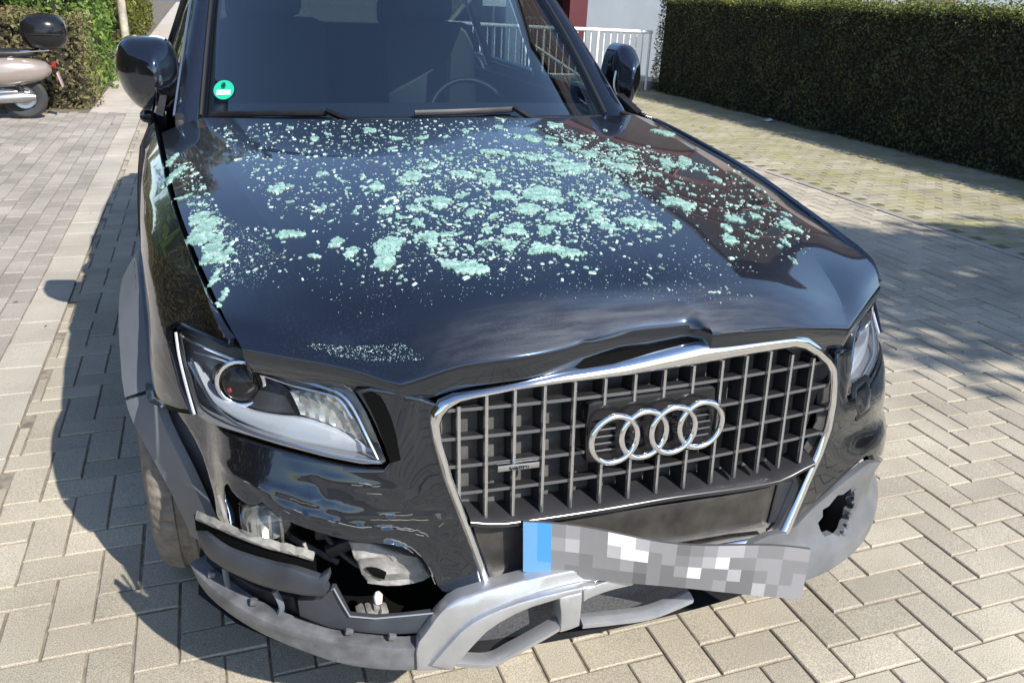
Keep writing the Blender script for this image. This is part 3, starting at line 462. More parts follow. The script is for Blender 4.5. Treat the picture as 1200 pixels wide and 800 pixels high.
# ---- fenders
AC = (.885, .37)
def arch(r, a0, a1, n=16): return [(AC[0]+r*math.cos(math.radians(a0+(a1-a0)*i/n)), AC[1]+r*math.sin(math.radians(a0+(a1-a0)*i/n))) for i in range(n+1)]
for sg in (-1, 1):
    top = [(y, Tz(y)-.004) for y in np.linspace(.225, 1.60, 22)]
    poly = top+[(1.615, 1.02), (1.62, .9), (1.62, .5), (1.61, .33), (1.34, .32)]+arch(.448, -2, 140, 22)+[(.445,.662),(.272,.706),(.318,.745),(.362,.792),(.398,.826),(.378,.845),(.300,.845),(.250,.841)]
    panel('front_fender', poly, FS(sg), paint, CAR, cell=.035, roll=.003, skirt=.012, sign=-sg, it=0)
    # arch trim, two pieces
    for a0, a1 in ((-14, 142.5), (143.5, 192)):
        rings = []
        for i in range(25):
            a = math.radians(a0+(a1-a0)*i/24); ring = []
            fr = .5-.5*math.cos(a); fl = .020+.036*sst(fr*1.15)
            for rr, dx in ((.458,-.014),(.461,.004),(.454,.011),(.430,.012+fl*.45),(.402,.008+fl),(.394,fl),(.398,-.06)):
                y = AC[0]+rr*math.cos(a); z = AC[1]+rr*math.sin(a); ya = AC[0]+.456*math.cos(a); za = AC[1]+.456*math.sin(a)
                ring.append(Vector((sg*(flankx(ya, min(za, .83))+dx), y, z)))
            rings.append(ring)
        V, Fs = rings_geo(rings, cap=False, closed_u=False); link('arch_trim', mesh('arch_trim', V, Fs, True, sharp=40), pl_grey, CAR)
    # wheel housing
    rings = [[Vector((sg*x, AC[0]+.43*math.cos(math.radians(a)), AC[1]+.43*math.sin(math.radians(a)))) for x in (.56, .75, .90)] for a in range(-30, 150 if sg < 0 else 215, 10)]
    V, Fs = rings_geo(rings, cap=False, closed_u=False); link('wheel_housing', mesh('wheel_housing', V, Fs), dark, CAR)
# ---- wheels
def wheel(sg, y):
    R, W = .368, .118; c = (sg*.818, y, R); w = None
    prof = []; seg = 216
    def pr_(s):
        blk = s % 3 == 0; d = .006 if blk else 0; g = .006
        P = [(.235,-W+.012),(.262,-W-.002),(.315,-W-.006),(.345,-W+.004),(.359-d,-W+.018),(.3655-d,-W+.038)]
        for xg in (-.060,-.022,.022,.060): P += [(.3675-(d if abs(xg)>.05 else 0), xg-.006),(.3675-g, xg-.0035),(.3675-g, xg+.0035),(.3675-(d if abs(xg)>.05 else 0), xg+.006)]
        P += [(.3655-d,W-.038),(.359-d,W-.018),(.345,W-.004),(.315,W+.006),(.262,W+.002),(.235,W-.012)]
        return P
    rings = []
    for s in range(seg):
        a = 2*math.pi*s/seg; rings.append([Vector((c[0]+h, c[1]+r*math.cos(a), c[2]+r*math.sin(a))) for r, h in pr_(s)])
    rings.append(rings[0]); V, Fs = rings_geo(rings, cap=False, closed_u=False)
    w = link('wheel', mesh('wheel', V, Fs, True, sharp=30), rubber, CAR)
    bm = bmesh.new()
    xo = sg*.055
    for k in range(5):
        for d in (-.16, .16):
            a = 2*math.pi*k/5+d; rot = Matrix.Rotation(a, 4, 'X'); box_bm(bm, rot @ Vector((c[0]*0+xo, 0, .125)), (.035, .026, .23), rot, .006)
    bmesh.ops.translate(bm, vec=c, verts=bm.verts)
    link('rim', from_bm('rim', bm), alloy, w)
    lathe('rim_barrel', [(.235,-.10),(.215,-.06),(.21,.06),(.232,.085),(.24,.10),(.225,.10),(.20,.05)], 40, 'x', c, alloy, w)
    lathe('brake_disc', [(.02,.0),(.165,.0),(.165,.02),(.02,.02)], 32, 'x', c, chrome_d, w)
    return w
for sg in (-1, 1):
    for y in (.885, 3.692): wheel(sg, y)
# ---- headlights
bowl_m = mat('bowl_grey', (.055,.055,.058), .25, .4)
def headlight(sg):
    PM = (lambda P: P) if sg < 0 else mir; P3 = (lambda P: P) if sg < 0 else mir3; s = 1
    lp = PM(D['lamp_l'][1])
    h = panel('headlight', [(x, z) for x, z in lp], FF(.075), lamp_grey, CAR, cell=.04, roll=.002, skirt=.03, it=0, sign=1)
    # side wall of the housing
    W = []
    for off in (.076, .006):
        W.append([Vector((x, yf(x, z)+off, z)) for x, z in lp])
    V, Fs = rings_geo(W, cap=False); link('housing_wall', mesh('housing_wall', V, Fs, True, sharp=40), lamp_grey, h)
    panel('reflector_blade', PM(D['blade'][1]), FF(.04), refl, h, cell=.02, roll=.003, skirt=.02, it=1, bow=1, disp=lambda a, b: .012*math.sin((b-.70)*30))
    panel('indicator_reflector', PM(D['ribz'][1]), FF(.05), refl_d, h, cell=.008, roll=.002, skirt=.01, it=1, disp=lambda a, b: .003*math.sin(a*420+b*160))
    panel('projector_bowl', PM(D['dark_bowl'][1]), FF(.06), bowl_m, h, cell=.02, roll=.002, skirt=.01, it=1, disp=lambda a, b: .004*math.sin(a*90))
    c = Vector(D['proj_c'][0]); c.x *= -sg; d = Vector((-.25*-sg*-1, -1, .0)).normalized(); d = Vector((.32*sg, -1, .05)).normalized()
    u = d.cross(Vector((0,0,1))).normalized(); w = u.cross(d)
    def ring(r, h, n=28): return [c+d*h+u*(r*math.cos(2*math.pi*i/n))+w*(r*math.sin(2*math.pi*i/n)) for i in range(n)]
    tube('projector_ring', ring(.043, .012), .0055, chrome, h, sides=8, closed=True)
    V, Fs = rings_geo([ring(.040, .004), ring(.036, .014), ring(.028, .022), ring(.016, .027), ring(.004, .029)], cap=True); link('projector_lens', mesh('projector_lens', V, Fs), pl_gloss, h)
    V, Fs = rings_geo([ring(.005, .027), ring(.004, .0285), ring(.002, .029)], cap=True); Vr = [v-u*(.018*sg)-w*.008 for v in V]; link('red_glint', mesh('red_glint', Vr, Fs), redm, h)
    for nm, r, mm in (('lamp_topline', .0030, chrome), ('lamp_topline2', .0022, chrome), ('lamp_botline', .0030, chrome_d)):
        tube('bezel', cr(P3(D[nm]), 4), r, mm, h, sides=6)
    tube('edge_strip', cr([p_+Vector((0,-.006,0)) for p_ in map(Vector, P3(D['lamp_side']))], 4), .0028, refl, h, sides=6)
    panel('lens', lp, FF(.0), lens, h, cell=.03, roll=.004, skirt=.012, it=1)
    return h
headlight(-1); headlight(1)
# ---- grille
gn = len(D['gr_out'][1])
slat_m = mat('slat_chrome', (.58,.58,.59), .2, .9)
bar_grey = mat('bar_grey', (.12,.12,.125), .3, .5)
def grille():
    rings = []; o, i_ = D['gr_out'][1], D['gr_in'][1]
    for (xo, zo), (xi, zi) in zip(o, i_):
        po = Vector((xo, 0, zo)); pi = Vector((xi, 0, zi)); ring = []
        for t, dy in ((-.02,.014),(-.02,.006),(.08,-.004),(.35,-.009),(.7,-.008),(.95,-.003),(1.0,.004),(1.0,.045)):
            p = po.lerp(pi, t); ring.append(Vector((p.x, yg(p.x, p.z)+dy, p.z)))
        rings.append(ring)
    rings.append(rings[0]); V, Fs = rings_geo(rings, cap=False, closed_u=False)
    g = link('grille', mesh('grille', V, Fs, True, sharp=50), chrome, CAR, label='chrome framed trapezoid grille')
    sx = [-.373,-.324,-.273,-.218,-.161,-.102,-.042,.019,.081,.145,.201,.258,.314,.372]
    ztop = {0:.797, 13:.803, 1:.816, 12:.819}
    def slat(x, z0, z1):
        bm = bmesh.new(); n = 6
        sec = ((-.0027,-.004),(0,-.0055),(.0027,-.004),(.0036,.003),(.003,.045),(-.003,.045),(-.0036,.003))
        V = []; Fs = []
        for k in range(n+1):
            z = z0+(z1-z0)*k/n
            for dx, dy in sec: V.append((x+dx, yg(x, z)+dy+.006, z))
        m = len(sec); mi = []
        for k in range(n):
            for j in range(m):
                Fs.append((k*m+j, k*m+(j+1) % m, (k+1)*m+(j+1) % m, (k+1)*m+j)); mi.append(0 if j in (0, 1, 2, 6) else 1)
        me = mesh('slat', V, Fs, False); o = link('slat', me, [slat_m, pl_black], g)
        for p, a in zip(me.polygons, mi): p.material_index = a
    for k, x in enumerate(sx):
        zt = ztop.get(k, .825+.02*(1 if x > 0 else 0)); zb = .571
        if 5 <= k <= 8: slat(x, .772, zt); slat(x, zb, .655)
        else: slat(x, zb, zt)
    for z in (.787,.733,.679,.625):
        for xa, xb in ((-.41,-.135),(.14,.43)) if .66 < z < .77 else ((-.41, .43),):
            V = []; Fs = []; n = 12
            for k in range(n+1):
                x = xa+(xb-xa)*k/n
                for dz, dy in ((-.003,.008),(.003,.009),(.001,.030),(-.005,.030),(-.005,.012)): V.append((x, yg(x, z)+dy, z+dz))
            for k in range(n):
                for j in range(5): Fs.append((k*5+j, k*5+(j+1) % 5, (k+1)*5+(j+1) % 5, (k+1)*5+j))
            cb = link('crossbar', mesh('crossbar', V, Fs, False), [bar_grey, pl_black], g)
            for q_, p_ in enumerate(cb.data.polygons): p_.material_index = 0 if q_ % 5 == 0 else 1
    # lower sill of the slat field with its chrome-edged ledge
    V = []; Fs = []; n = 24; sec = ((.004,.0),(-.002,-.010),(-.010,-.011),(-.016,-.004),(-.016,.03),(.012,.045)); ch = []
    for k in range(n+1):
        x = -.356+.764*k/n; zc = .566-.018*sst(x/.35)+.022*sst((x-.30)/.12)+.012*sst((-x-.30)/.06)
        for dz, dy in sec: V.append((x, yg(x, zc)+dy+.002, zc+dz))
        ch.append((x, yg(x, zc)-.009, zc-.002))
    for k in range(n):
        for j in range(6): Fs.append((k*6+j, k*6+(j+1) % 6, (k+1)*6+(j+1) % 6, (k+1)*6+j))
    link('sill', mesh('sill', V, Fs, True, sharp=30), pl_black, g); tube('sill_trim', ch, .0015, bar_grey, g, sides=6)
    # emblem carrier behind the rings
    global EMC
    EMC = panel('emblem_carrier', [(-.133,.775),(-.12,.782),(.12,.782),(.135,.775),(.140,.72),(.135,.662),(.12,.655),(-.12,.655),(-.133,.662),(-.138,.72)], FG(.004), pl_gloss, CAR, cell=.04, roll=.004, skirt=.02, it=1, label='emblem of four linked chrome rings on a black carrier')
    tubes('carrier_ribs', [[(xa, yg(xa, z)-.001, z), (xb, yg(xb, z)-.001, z)] for xa, xb in ((-.125,-.075),(-.055,-.042),(.045,.055),(.08,.125)) for z in (.683,.697,.711,.725,.739)], .0022, pl_strip, EMC, sides=5, kind='stuff')
    # radiator core behind
    shu = [(-.40,.79),(-.36,.82),(.36,.85),(.42,.80),(.43,.70),(.40,.56),(-.35,.55),(-.40,.70)]
    panel('shutter', shu, FG(.040), mat('shutter_grey', (.07,.068,.064), .6, noise_amt=.3, noise_scale=30), g, cell=0, roll=0, skirt=0, it=0)
    box('radiator_core', (0.01, .135, .68), (.86, .02, .36), mat('radiator_grey', (.075,.073,.068), .6, .3, noise_amt=.5, noise_scale=120), g)
    return g
G_ = grille()
V = []
for k in range(17):
    x = -.40+.83*k/16; V += [(x, yg(x, .85)+.013, .825+.012*(x > 0)), (x, yg(x, .85)+.016, .860), (x, yg(x, .85)+.11, .862)]
link('gap_filler', mesh('gap_filler', V, [(3*k+j, 3*k+j+1, 3*k+4+j, 3*k+3+j) for k in range(16) for j in (0, 1)]), dark, CAR)  # black filler strip, put in to darken the gap behind the chrome top
# ---- emblem: four linked rings
for k, x in enumerate((-.0895,-.0285,.0325,.0935)):
    z = .7125+.001*k; pts = [Vector((x+.0465*math.cos(a), yg(x, z)-.018+.002*math.sin(a)+(.0015 if k % 2 else 0), z+.0465*math.sin(a))) for a in [2*math.pi*i/48 for i in range(48)]]
    tube('chrome_ring', pts, .0062, chrome, EMC, sides=10, closed=True)
bd = panel('model_badge', [(-.306,.668),(-.228,.668),(-.228,.680),(-.306,.680)], FG(-.006), chrome_d, CAR, cell=0, roll=.002, skirt=.008, it=0)
def text(name, s, loc, size, m, parent, rot, depth=.0008):
    cu = bpy.data.curves.new(name, 'FONT'); cu.body = s; cu.size = size; cu.extrude = depth; cu.align_x = 'CENTER'; cu.align_y = 'CENTER'
    o = bpy.data.objects.new(name, cu); COL.objects.link(o); dg = bpy.context.evaluated_depsgraph_get(); me = bpy.data.meshes.new_from_object(o.evaluated_get(dg)); bpy.data.objects.remove(o)
    p = link(name, me, m, parent); p.location = loc; p.rotation_euler = rot; return p
text('badge_lettering', 'quattro', (-.267, yg(-.267,.674)-.0075, .6745), .0125, pl_gloss, bd, (math.radians(90), 0, 0))
# ---- lower centre panel and number plate
lo = panel('lower_grille_panel', D['low_panel'][1], FG(.03), dusty, CAR, cell=.05, roll=.003, skirt=.01, it=0)
panel('plate_mount', D['mount'][1], FG(.02), dusty, lo, cell=.05, roll=.004, skirt=.012, it=0, label='dirty brown number plate mount')
panel('mount_clip', D['clip'][1], FG(.024), pl_black, lo, cell=.05, roll=.004, skirt=.012, it=1)
A, B_L, C_, E_ = Vector((-.262,-.050,.570)), Vector((-.257,-.050,.462)), Vector((.262,-.210,.507)), Vector((.262,-.210,.398))
def plate():
    nx, nz = 21, 4; V = []; Fs = []; mi = []
    greys = [mat('plate_tone', (g, g*.99, g*1.03), .45) for g in (.06,.09,.125,.16,.21,.30,.55)]; blue = mat('plate_blue', (.05,.22,.70), .45); blue2 = mat('plate_blue_pale', (.10,.25,.45), .45)
    n = Vector((C_-A).cross(B_L-A)).normalized()*-1
    if n.y > 0: n = -n
    for j in range(nz+1):
        for i in range(nx+1):
            u, v = i/nx, j/nz; p = (A.lerp(C_, u)).lerp(B_L.lerp(E_, u), v)+n*(.010*math.sin(u*math.pi)+.006*math.sin(u*7+1)*(v-.3))+Vector((0,0,.006*math.sin(u*9)*(1-v))); V.append(p)
    pat = ["bB3433665442345543344", "bB4533566343456334433", "bB3323342324633523434", "bb3222221322334225344"]
    for j in range(nz):
        for i in range(nx):
            a = j*(nx+1)+i; Fs.append((a, a+1, a+nx+2, a+nx+1)); c = pat[j][i]; mi.append(7 if c == 'B' else 8 if c == 'b' else int(c))
    N = len(V); V += [v-n*.006 for v in V]
    for f in list(Fs): Fs.append(tuple(q+N for q in f[::-1])); mi.append(0)
    rim = [i for i in range(nx+1)]+[(j+1)*(nx+1)-1 for j in range(1, nz+1)]+[nz*(nx+1)+i for i in range(nx-1, -1, -1)]+[j*(nx+1) for j in range(nz-1, 0, -1)]
    for a, b in zip(rim, rim[1:]+rim[:1]): Fs.append((a, b, b+N, a+N)); mi.append(0)
    me = mesh('licence_plate', V, Fs, False); o = link('licence_plate', me, greys+[blue, blue2], CAR, label='bent grey licence plate with a blue left end, hanging loose')
    for p, a in zip(me.polygons, mi): p.material_index = a
plate()
# ---- torn left bumper skin and what shows through the hole
def seg_d(x, z, P):
    best = 9
    for a, b in zip(P[:-1], P[1:]):
        ax, az, bx, bz = a[0], a[1], b[0], b[1]; dx, dz = bx-ax, bz-az; t = max(0, min(1, ((x-ax)*dx+(z-az)*dz)/(dx*dx+dz*dz+1e-12)))
        best = min(best, math.hypot(x-ax-dx*t, z-az-dz*t))
    return best
def crumple(x, z):
    h = 0
    for nm, a, w in (('f1',.0035,.006),('f2',.005,.006),('f3',.006,.006),('f4',.007,.007),('f5',-.006,.008)): h += a*math.exp(-seg_d(x, z, D[nm][1])/(w*.8))
    h -= .034*sst((abs(x)-.745)/.08)      # the wing end of the skin is knocked inwards
    low = sst((.66-z)/.06); h += low*(0.002*noise.noise(Vector((x*12, z*30, 0)))+.0008*noise.noise(Vector((x*40, z*46, 3))))
    return h
bl = panel('bumper_skin', D['bump_l'][1], FF(0), paint_d, CAR, cell=.008, roll=.003, skirt=.008, it=1, disp=crumple, label='crumpled black bumper skin torn open below the headlight')
panel('lamp_gap_shade', D['gap_in'][1], FF(-.0015), dark, bl, cell=.03, roll=0, skirt=0, it=1)  # black sheet laid on the skin stands for the shade in the gap
chip = mat('bare_scrape', (.13,.127,.122), .4, noise_amt=.3, noise_scale=90)
rs_ = random.Random(5); scr = []
for nm, dens in (('f1',3),('f2',5),('f3',6),('f4',4)):
    P = cr([(x, 0, z) for x, z in D[nm][1]], 10)
    for _ in range(dens):
        a = rs_.randrange(0, len(P)-6); ln = rs_.randrange(3, min(14, len(P)-a)); dz = rs_.uniform(-.007, .007); q = []
        for p in P[a:a+ln]: x, z = p.x, p.z+dz+rs_.uniform(-.0012,.0012); q.append((x, yf(x, z)-crumple(x, z)-.0003, z))
        scr.append(q)
for _ in range(4):
    x0, z0 = rs_.uniform(-.56,-.40), rs_.uniform(.50,.66); a_ = rs_.uniform(-.9,.9); L_s = rs_.uniform(.008,.03)
    if x0 < -.44+(z0-.5)*-.1 and z0 < .55: continue
    scr.append([(x0+L_s*t*math.cos(a_), yf(x0+L_s*t*math.cos(a_), z0+L_s*t*math.sin(a_))-crumple(x0+L_s*t*math.cos(a_), z0+L_s*t*math.sin(a_))-.0003, z0+L_s*t*math.sin(a_)) for t in (0,.5,1)])
tubes('paint_scrapes', scr, .0008, chip, bl, sides=4, kind='stuff')
def cavity():
    V = []; Fs = []; n = 14
    for k in range(n+1):
        x = -.76+.44*k/n
        for z, o in ((.69,.05),(.66,.17),(.45,.20),(.33,.16),(.30,.10)): V.append((x, yf(x, z)+o, z))
    for k in range(n):
        for j in range(4): Fs.append((k*5+j, k*5+j+1, (k+1)*5+j+1, (k+1)*5+j))
    return link('bumper_cavity', mesh('bumper_cavity', V, Fs), dark, CAR)
cavity()
be = panel('impact_beam', D['beam'][1], FF(.05), beamm, CAR, cell=.02, roll=.005, skirt=.05, it=1, disp=lambda a, b: .004*math.sin(b*160))
panel('beam_hole_dark', D['beam_hole_dark'][1], FF(.042), dark, be, cell=0, roll=.001, skirt=.004, it=2)  # black patch on the beam stands for the dark inside a hole
TR_ = D['trim_l'][1]; TR_ = [(x, z-.021+(.004*math.sin(k*2.1))) for k, (x, z) in enumerate(TR_[:6])]+TR_[6:]
tl = panel('torn_trim', TR_, FF(-.03), pl_strip, CAR, cell=.02, roll=.004, skirt=.012, it=0, disp=lambda a, b: .004*math.sin(b*70), label='slate grey bumper trim torn off at its inner end')
panel('ledge_shadow', [(x, z+.006) for x, z in D['trim_l'][1][:6]]+[(x, z-.030) for x, z in D['trim_l'][1][5::-1]], FF(-.012), dark, tl, cell=.03, roll=0, skirt=0, it=0)  # black strip stands for the shadow band under the ledge
# ledge on top of the torn trim
def ledge():
    P = cr(D['trim_top'], 5); V = []; Fs = []
    for k, p in enumerate(P):
        j = .003*math.sin(k*1.7)+.002*math.sin(k*4.1); V += [p+Vector((0,.008+j,.004)), p+Vector((.004,.020-j,.011+j)), p+Vector((.006,.027,.003)), p+Vector((0,.010,-.002))]
    for k in range(len(P)-1):
        for j in range(4): Fs.append((k*4+j, k*4+(j+1) % 4, (k+1)*4+(j+1) % 4, (k+1)*4+j))
    return link('ledge', mesh('ledge', V, Fs, True, sharp=30), mat('dusty_ledge', (.20,.19,.17), .7, noise_amt=.35, noise_scale=40), tl)
ledge()
fg = panel('fog_lamp_bracket', D['grid_l'][1], FF(.02), pl_black, CAR, cell=.02, roll=.004, skirt=.03, it=0)
for s_ in ('strut1', 'strut2', 'strut3', 'strut4'): tube('strut', cr(D[s_], 4), .006 if s_ in ('strut1', 'strut2') else .0035, pl_grey if s_ in ('strut1', 'strut2') else beamm, fg, sides=6)
c = Vector(D['foglamp'][0]); fl = lathe('fog_lamp', [(.050,.06),(.048,.0),(.040,-.012),(.024,-.020),(.002,-.023)], 28, 'y', c+Vector((.0,.03,.008)), fogl, CAR)
lathe('fog_reflector', [(.046,.04),(.040,.015),(.024,.028),(.002,.04)], 20, 'y', c+Vector((0,.03,.008)), refl_d, fl)
tubes('lens_ribs', [[c+Vector((dx,.020,.008-.030)), c+Vector((dx,.012,.008)), c+Vector((dx,.020,.008+.030))] for dx in (-.02,0,.02)], .003, refl_d, fl, kind='stuff')
st = panel('lower_strip', D['strip_l'][1], FF(-.01), pl_strip, CAR, cell=.02, roll=.004, skirt=.01, it=0, label='bent dark strip with a bright torn edge')
tube('torn_edge', D['strip_edge'], .0016, mat('torn_plastic_edge', (.20,.21,.23), .5), st, sides=5)
lathe('broken_clip', [(.001,-.012),(.008,-.010),(.009,.006),(.005,.012),(.001,.013)], 8, 'z', D['clip_w'][0], whitem, st)
bm = bmesh.new(); q = Vector(D['conn'][0])
for dx, dz, s_ in ((0,0,.022),(-.02,.004,.015),(.022,-.003,.016),(.008,.012,.012)): box_bm(bm, q+Vector((dx,0,dz)), (s_, .03, s_*.9), Matrix.Rotation(dx*20, 4, 'Y'), .003)
link('wiring_plug', from_bm('wiring_plug', bm), beamm, st)
# wiring, hoses and brackets left hanging in the hole
hose_m = mat('hose_grey', (.045,.045,.047), .5, noise_amt=.3, noise_scale=40)
for P_, r_ in (([(-.70,.23,.60),(-.64,.17,.53),(-.58,.15,.50),(-.52,.14,.44)],.009), ([(-.62,.20,.58),(-.60,.15,.49),(-.54,.11,.42),(-.47,.09,.40)],.006), ([(-.58,.18,.57),(-.56,.12,.52),(-.545,.10,.47)],.005), ([(-.74,.24,.52),(-.66,.19,.46),(-.57,.14,.41)],.007), ([(-.50,.10,.46),(-.46,.08,.43),(-.42,.06,.44)],.005)): tube('hose', cr(P_, 6), r_, hose_m, CAR, sides=6)
for c_, s_, a_ in (((-.625,.17,.535),(.05,.02,.035),.4), ((-.565,.13,.455),(.06,.02,.025),-.3), ((-.475,.085,.435),(.035,.02,.03),.6), ((-.60,.14,.50),(.018,.02,.05),.2)): box('bracket', c_, s_, hose_m, CAR, Matrix.Rotation(a_, 4, 'Y'), .004)
# ---- grey lower lip, both ends, and the silver skid plate between
ll = panel('bumper_lip', D['lip_l'][1], FF(-.03), pl_lip, CAR, cell=.02, roll=.006, skirt=.03, it=1, disp=lambda a, b: .006*sst((b-.315)/.05))
for px in ((-.806,.385),(-.575,.352),(-.50,.342),(-.735,.370)): box('broken_tab', (px[0], yf(*px)-.010, px[1]+.003), (.015,.014,.012), pl_lip, ll, Matrix.Rotation(.25, 4, 'Y'), .003)
pl_bowl = mat('plastic_bowl_grey', (.105,.11,.118), .38, spec=.5, noise_amt=.2, noise_scale=11, bump=.12, bump_scale=400)
def bdisp(a, b): return .022*sst((.385-b)/.05)-.010*math.exp(-((b-.44)/.05)**2)
lip_out = smooth_poly([(.375,.415),(.42,.435),(.505,.487),(.56,.514),(.60,.520),(.66,.492),(.74,.445),(.80,.41),(.845,.385),(.835,.35),(.80,.325),(.735,.312),(.66,.303),(.555,.292),(.435,.288),(.36,.298),(.30,.31),(.24,.335),(.20,.40),(.28,.425)], 1)
lip_hole = [Vector(p) for p in [(.552,.462),(.53,.452),(.51,.457),(.488,.436),(.468,.432),(.470,.415),(.455,.405),(.462,.388),(.472,.370),(.50,.368),(.515,.358),(.535,.362),(.552,.372),(.565,.374),(.570,.392),(.585,.398),(.574,.415),(.582,.432),(.566,.440)]]
if area2(lip_out) < 0: lip_out = lip_out[::-1]
if area2(lip_hole) > 0: lip_hole = lip_hole[::-1]
hk = min(range(len(lip_hole)), key=lambda k: lip_hole[k].y); ok_ = min(range(len(lip_out)), key=lambda k: (lip_out[k]-lip_hole[hk]).length)
keyhole = lip_out[:ok_+1]+[lip_hole[(hk+k) % len(lip_hole)] for k in range(len(lip_hole)+1)]+lip_out[ok_:]
lr = panel('bumper_lip', keyhole, FF(-.012), pl_bowl, CAR, cell=.018, roll=0, skirt=.016, it=0, disp=bdisp, label='grey bumper end with a ragged hole where the fog lamp was')
for x, z in ((.582,.405),(.578,.425),(.568,.385),(.552,.368),(.535,.360),(.570,.447)): box('broken_tab', (x, yf(x, z)-.014-bdisp(x, z), z), (.012,.008,.010), pl_bowl, lr, Matrix.Rotation(x*60, 4, 'Y'), .002)
sk = panel('skid_plate', D['skid_a'][1], FF(-.04), silver, CAR, cell=.02, roll=.006, skirt=.03, it=1, disp=lambda a, b: -.010*sst((b-.42)/.04), label='silver underride plate with two slots, cracked along its top')
panel('ridge', D['skid_ridge'][1], FF(-.052), silver, sk, cell=.02, roll=.004, skirt=.012, it=1)
panel('pillar', D['skid_p'][1], FF(-.042), silver, sk, cell=.02, roll=.006, skirt=.04, it=1)
panel('upper_right_band', D['skid_r'][1], FF(-.04), silver, sk, cell=.02, roll=.004, skirt=.03, it=1)
for nm in ('skid_bl', 'skid_br'):
    P = cr(D[nm], 5); V = []; Fs = []
    for p in P: V += [p+Vector((0,-.004,.003)), p+Vector((0,.010,.008)), p+Vector((0,.026,.006)), p+Vector((0,.026,-.004)), p+Vector((0,-.003,-.006))]
    for k in range(len(P)-1):
        for j in range(5): Fs.append((k*5+j, k*5+(j+1) % 5, (k+1)*5+(j+1) % 5, (k+1)*5+j))
    link('lower_blade', mesh('lower_blade', V, Fs, True, sharp=30), silver, sk)
for nm in ('open_l', 'open_r'): panel('slot_mesh', D[nm][1], FF(.035), meshm, sk, cell=.05, roll=0, skirt=0, it=1)
# ---- right bumper skin
rb = [(.44,.80),(.462,.805),(.50,.79),(.505,.74),(.495,.69),(.503,.681),(.535,.679),(.60,.684),(.665,.688),(.724,.691),(.781,.688),(.80,.690),(.84,.683),(.886,.655),(.905,.60),(.89,.52),(.87,.43),(.845,.395),(.80,.42),(.74,.455),(.66,.502),(.60,.53),(.56,.522),(.47,.47),(.41,.44),(.375,.428),(.372,.44),(.40,.50),(.432,.58),(.447,.65),(.452,.71),(.442,.76)]
def rdisp(x, z): return -.010*math.exp(-((z-.575+.10*(x-.7))/.028)**2)*sst((x-.46)/.12)+.004*sst((z-.62)/.03)
br = panel('bumper_skin', rb, FF(0), paint, CAR, cell=.02, roll=.004, skirt=.02, it=1, disp=rdisp)
panel('washer_recess', [(.522,.712),(.595,.712),(.625,.68),(.605,.628),(.545,.622),(.518,.665)], FF(-.0015), pl_gloss, br, cell=.02, roll=.001, skirt=.003, it=2)
panel('washer_cover', [(.535,.70),(.585,.70),(.61,.672),(.595,.64),(.55,.634),(.53,.665)], FF(-.006), paint, br, cell=.02, roll=.004, skirt=.012, it=1)
def cavity2():
    V = []; Fs = []; n = 12
    for k in range(n+1):
        x = .34+.54*k/n
        for z, o in ((.66,.17),(.45,.20),(.33,.16),(.30,.10)): V.append((x, yf(x, z)+o, z))
    for k in range(n):
        for j in range(3): Fs.append((k*4+j, (k+1)*4+j, (k+1)*4+j+1, k*4+j+1))
    link('bumper_cavity', mesh('bumper_cavity', V, Fs), dark, CAR)
cavity2()
# dark engine bay and underbody so no light leaks through
box('engine_bay', (0, .80, .62), (1.10, 1.0, .46), dark, CAR)
box('hood_liner', (0, .22, .80), (1.0, .16, .06), dark, CAR)
box('underbody', (0, 2.35, .34), (1.12, 3.9, .22), dark, CAR)
xs_ = np.linspace(-.84, .84, 25)
V = [(x, yf(x, .29)+.005, .285) for x in xs_]+[(x*.98, .75, .27) for x in xs_]; link('undertray', mesh('undertray', V, [(k, k+1, 26+k, 25+k) for k in range(24)]), pl_black, CAR)
# ---- greenhouse
def ws(u, v):
    yc, ye = 1.30+v*.82, 1.758+v*.692; zc, ze = 1.096+v*.514, 1.034+v*.536; w = abs(u)**2.2; b = .035*math.sin(v*math.pi)
    return Vector((u*(.724-.124*v), yc+(ye-yc)*w-b*.5, zc+(ze-zc)*w+b*.6))
rows = [[ws(-1+2*i/32, j/18) for i in range(33)] for j in range(19)]
V, Fs = rings_geo(rows, cap=False, closed_u=False); WS = link('windscreen', mesh('windscreen', V, Fs), screen, CAR)
# black ceramic border
for side in (-1, 1):
    rows = [[ws(side*(1-.035*i/2), j/18)+Vector((0,.004,-.004)) for i in range(3)] for j in range(19)]
    V, Fs = rings_geo(rows, cap=False, closed_u=False); link('frit_border', mesh('frit_border', V, Fs), rubber_d, WS)
rows = [[ws(-1+2*i/32, .07*j/3-.005)+Vector((0,.004,-.004)) for i in range(33)] for j in range(4)]
V, Fs = rings_geo(rows, cap=False, closed_u=False); link('frit_border', mesh('frit_border', V, Fs), mat('frit_grey', (.02,.02,.022), .35), WS)
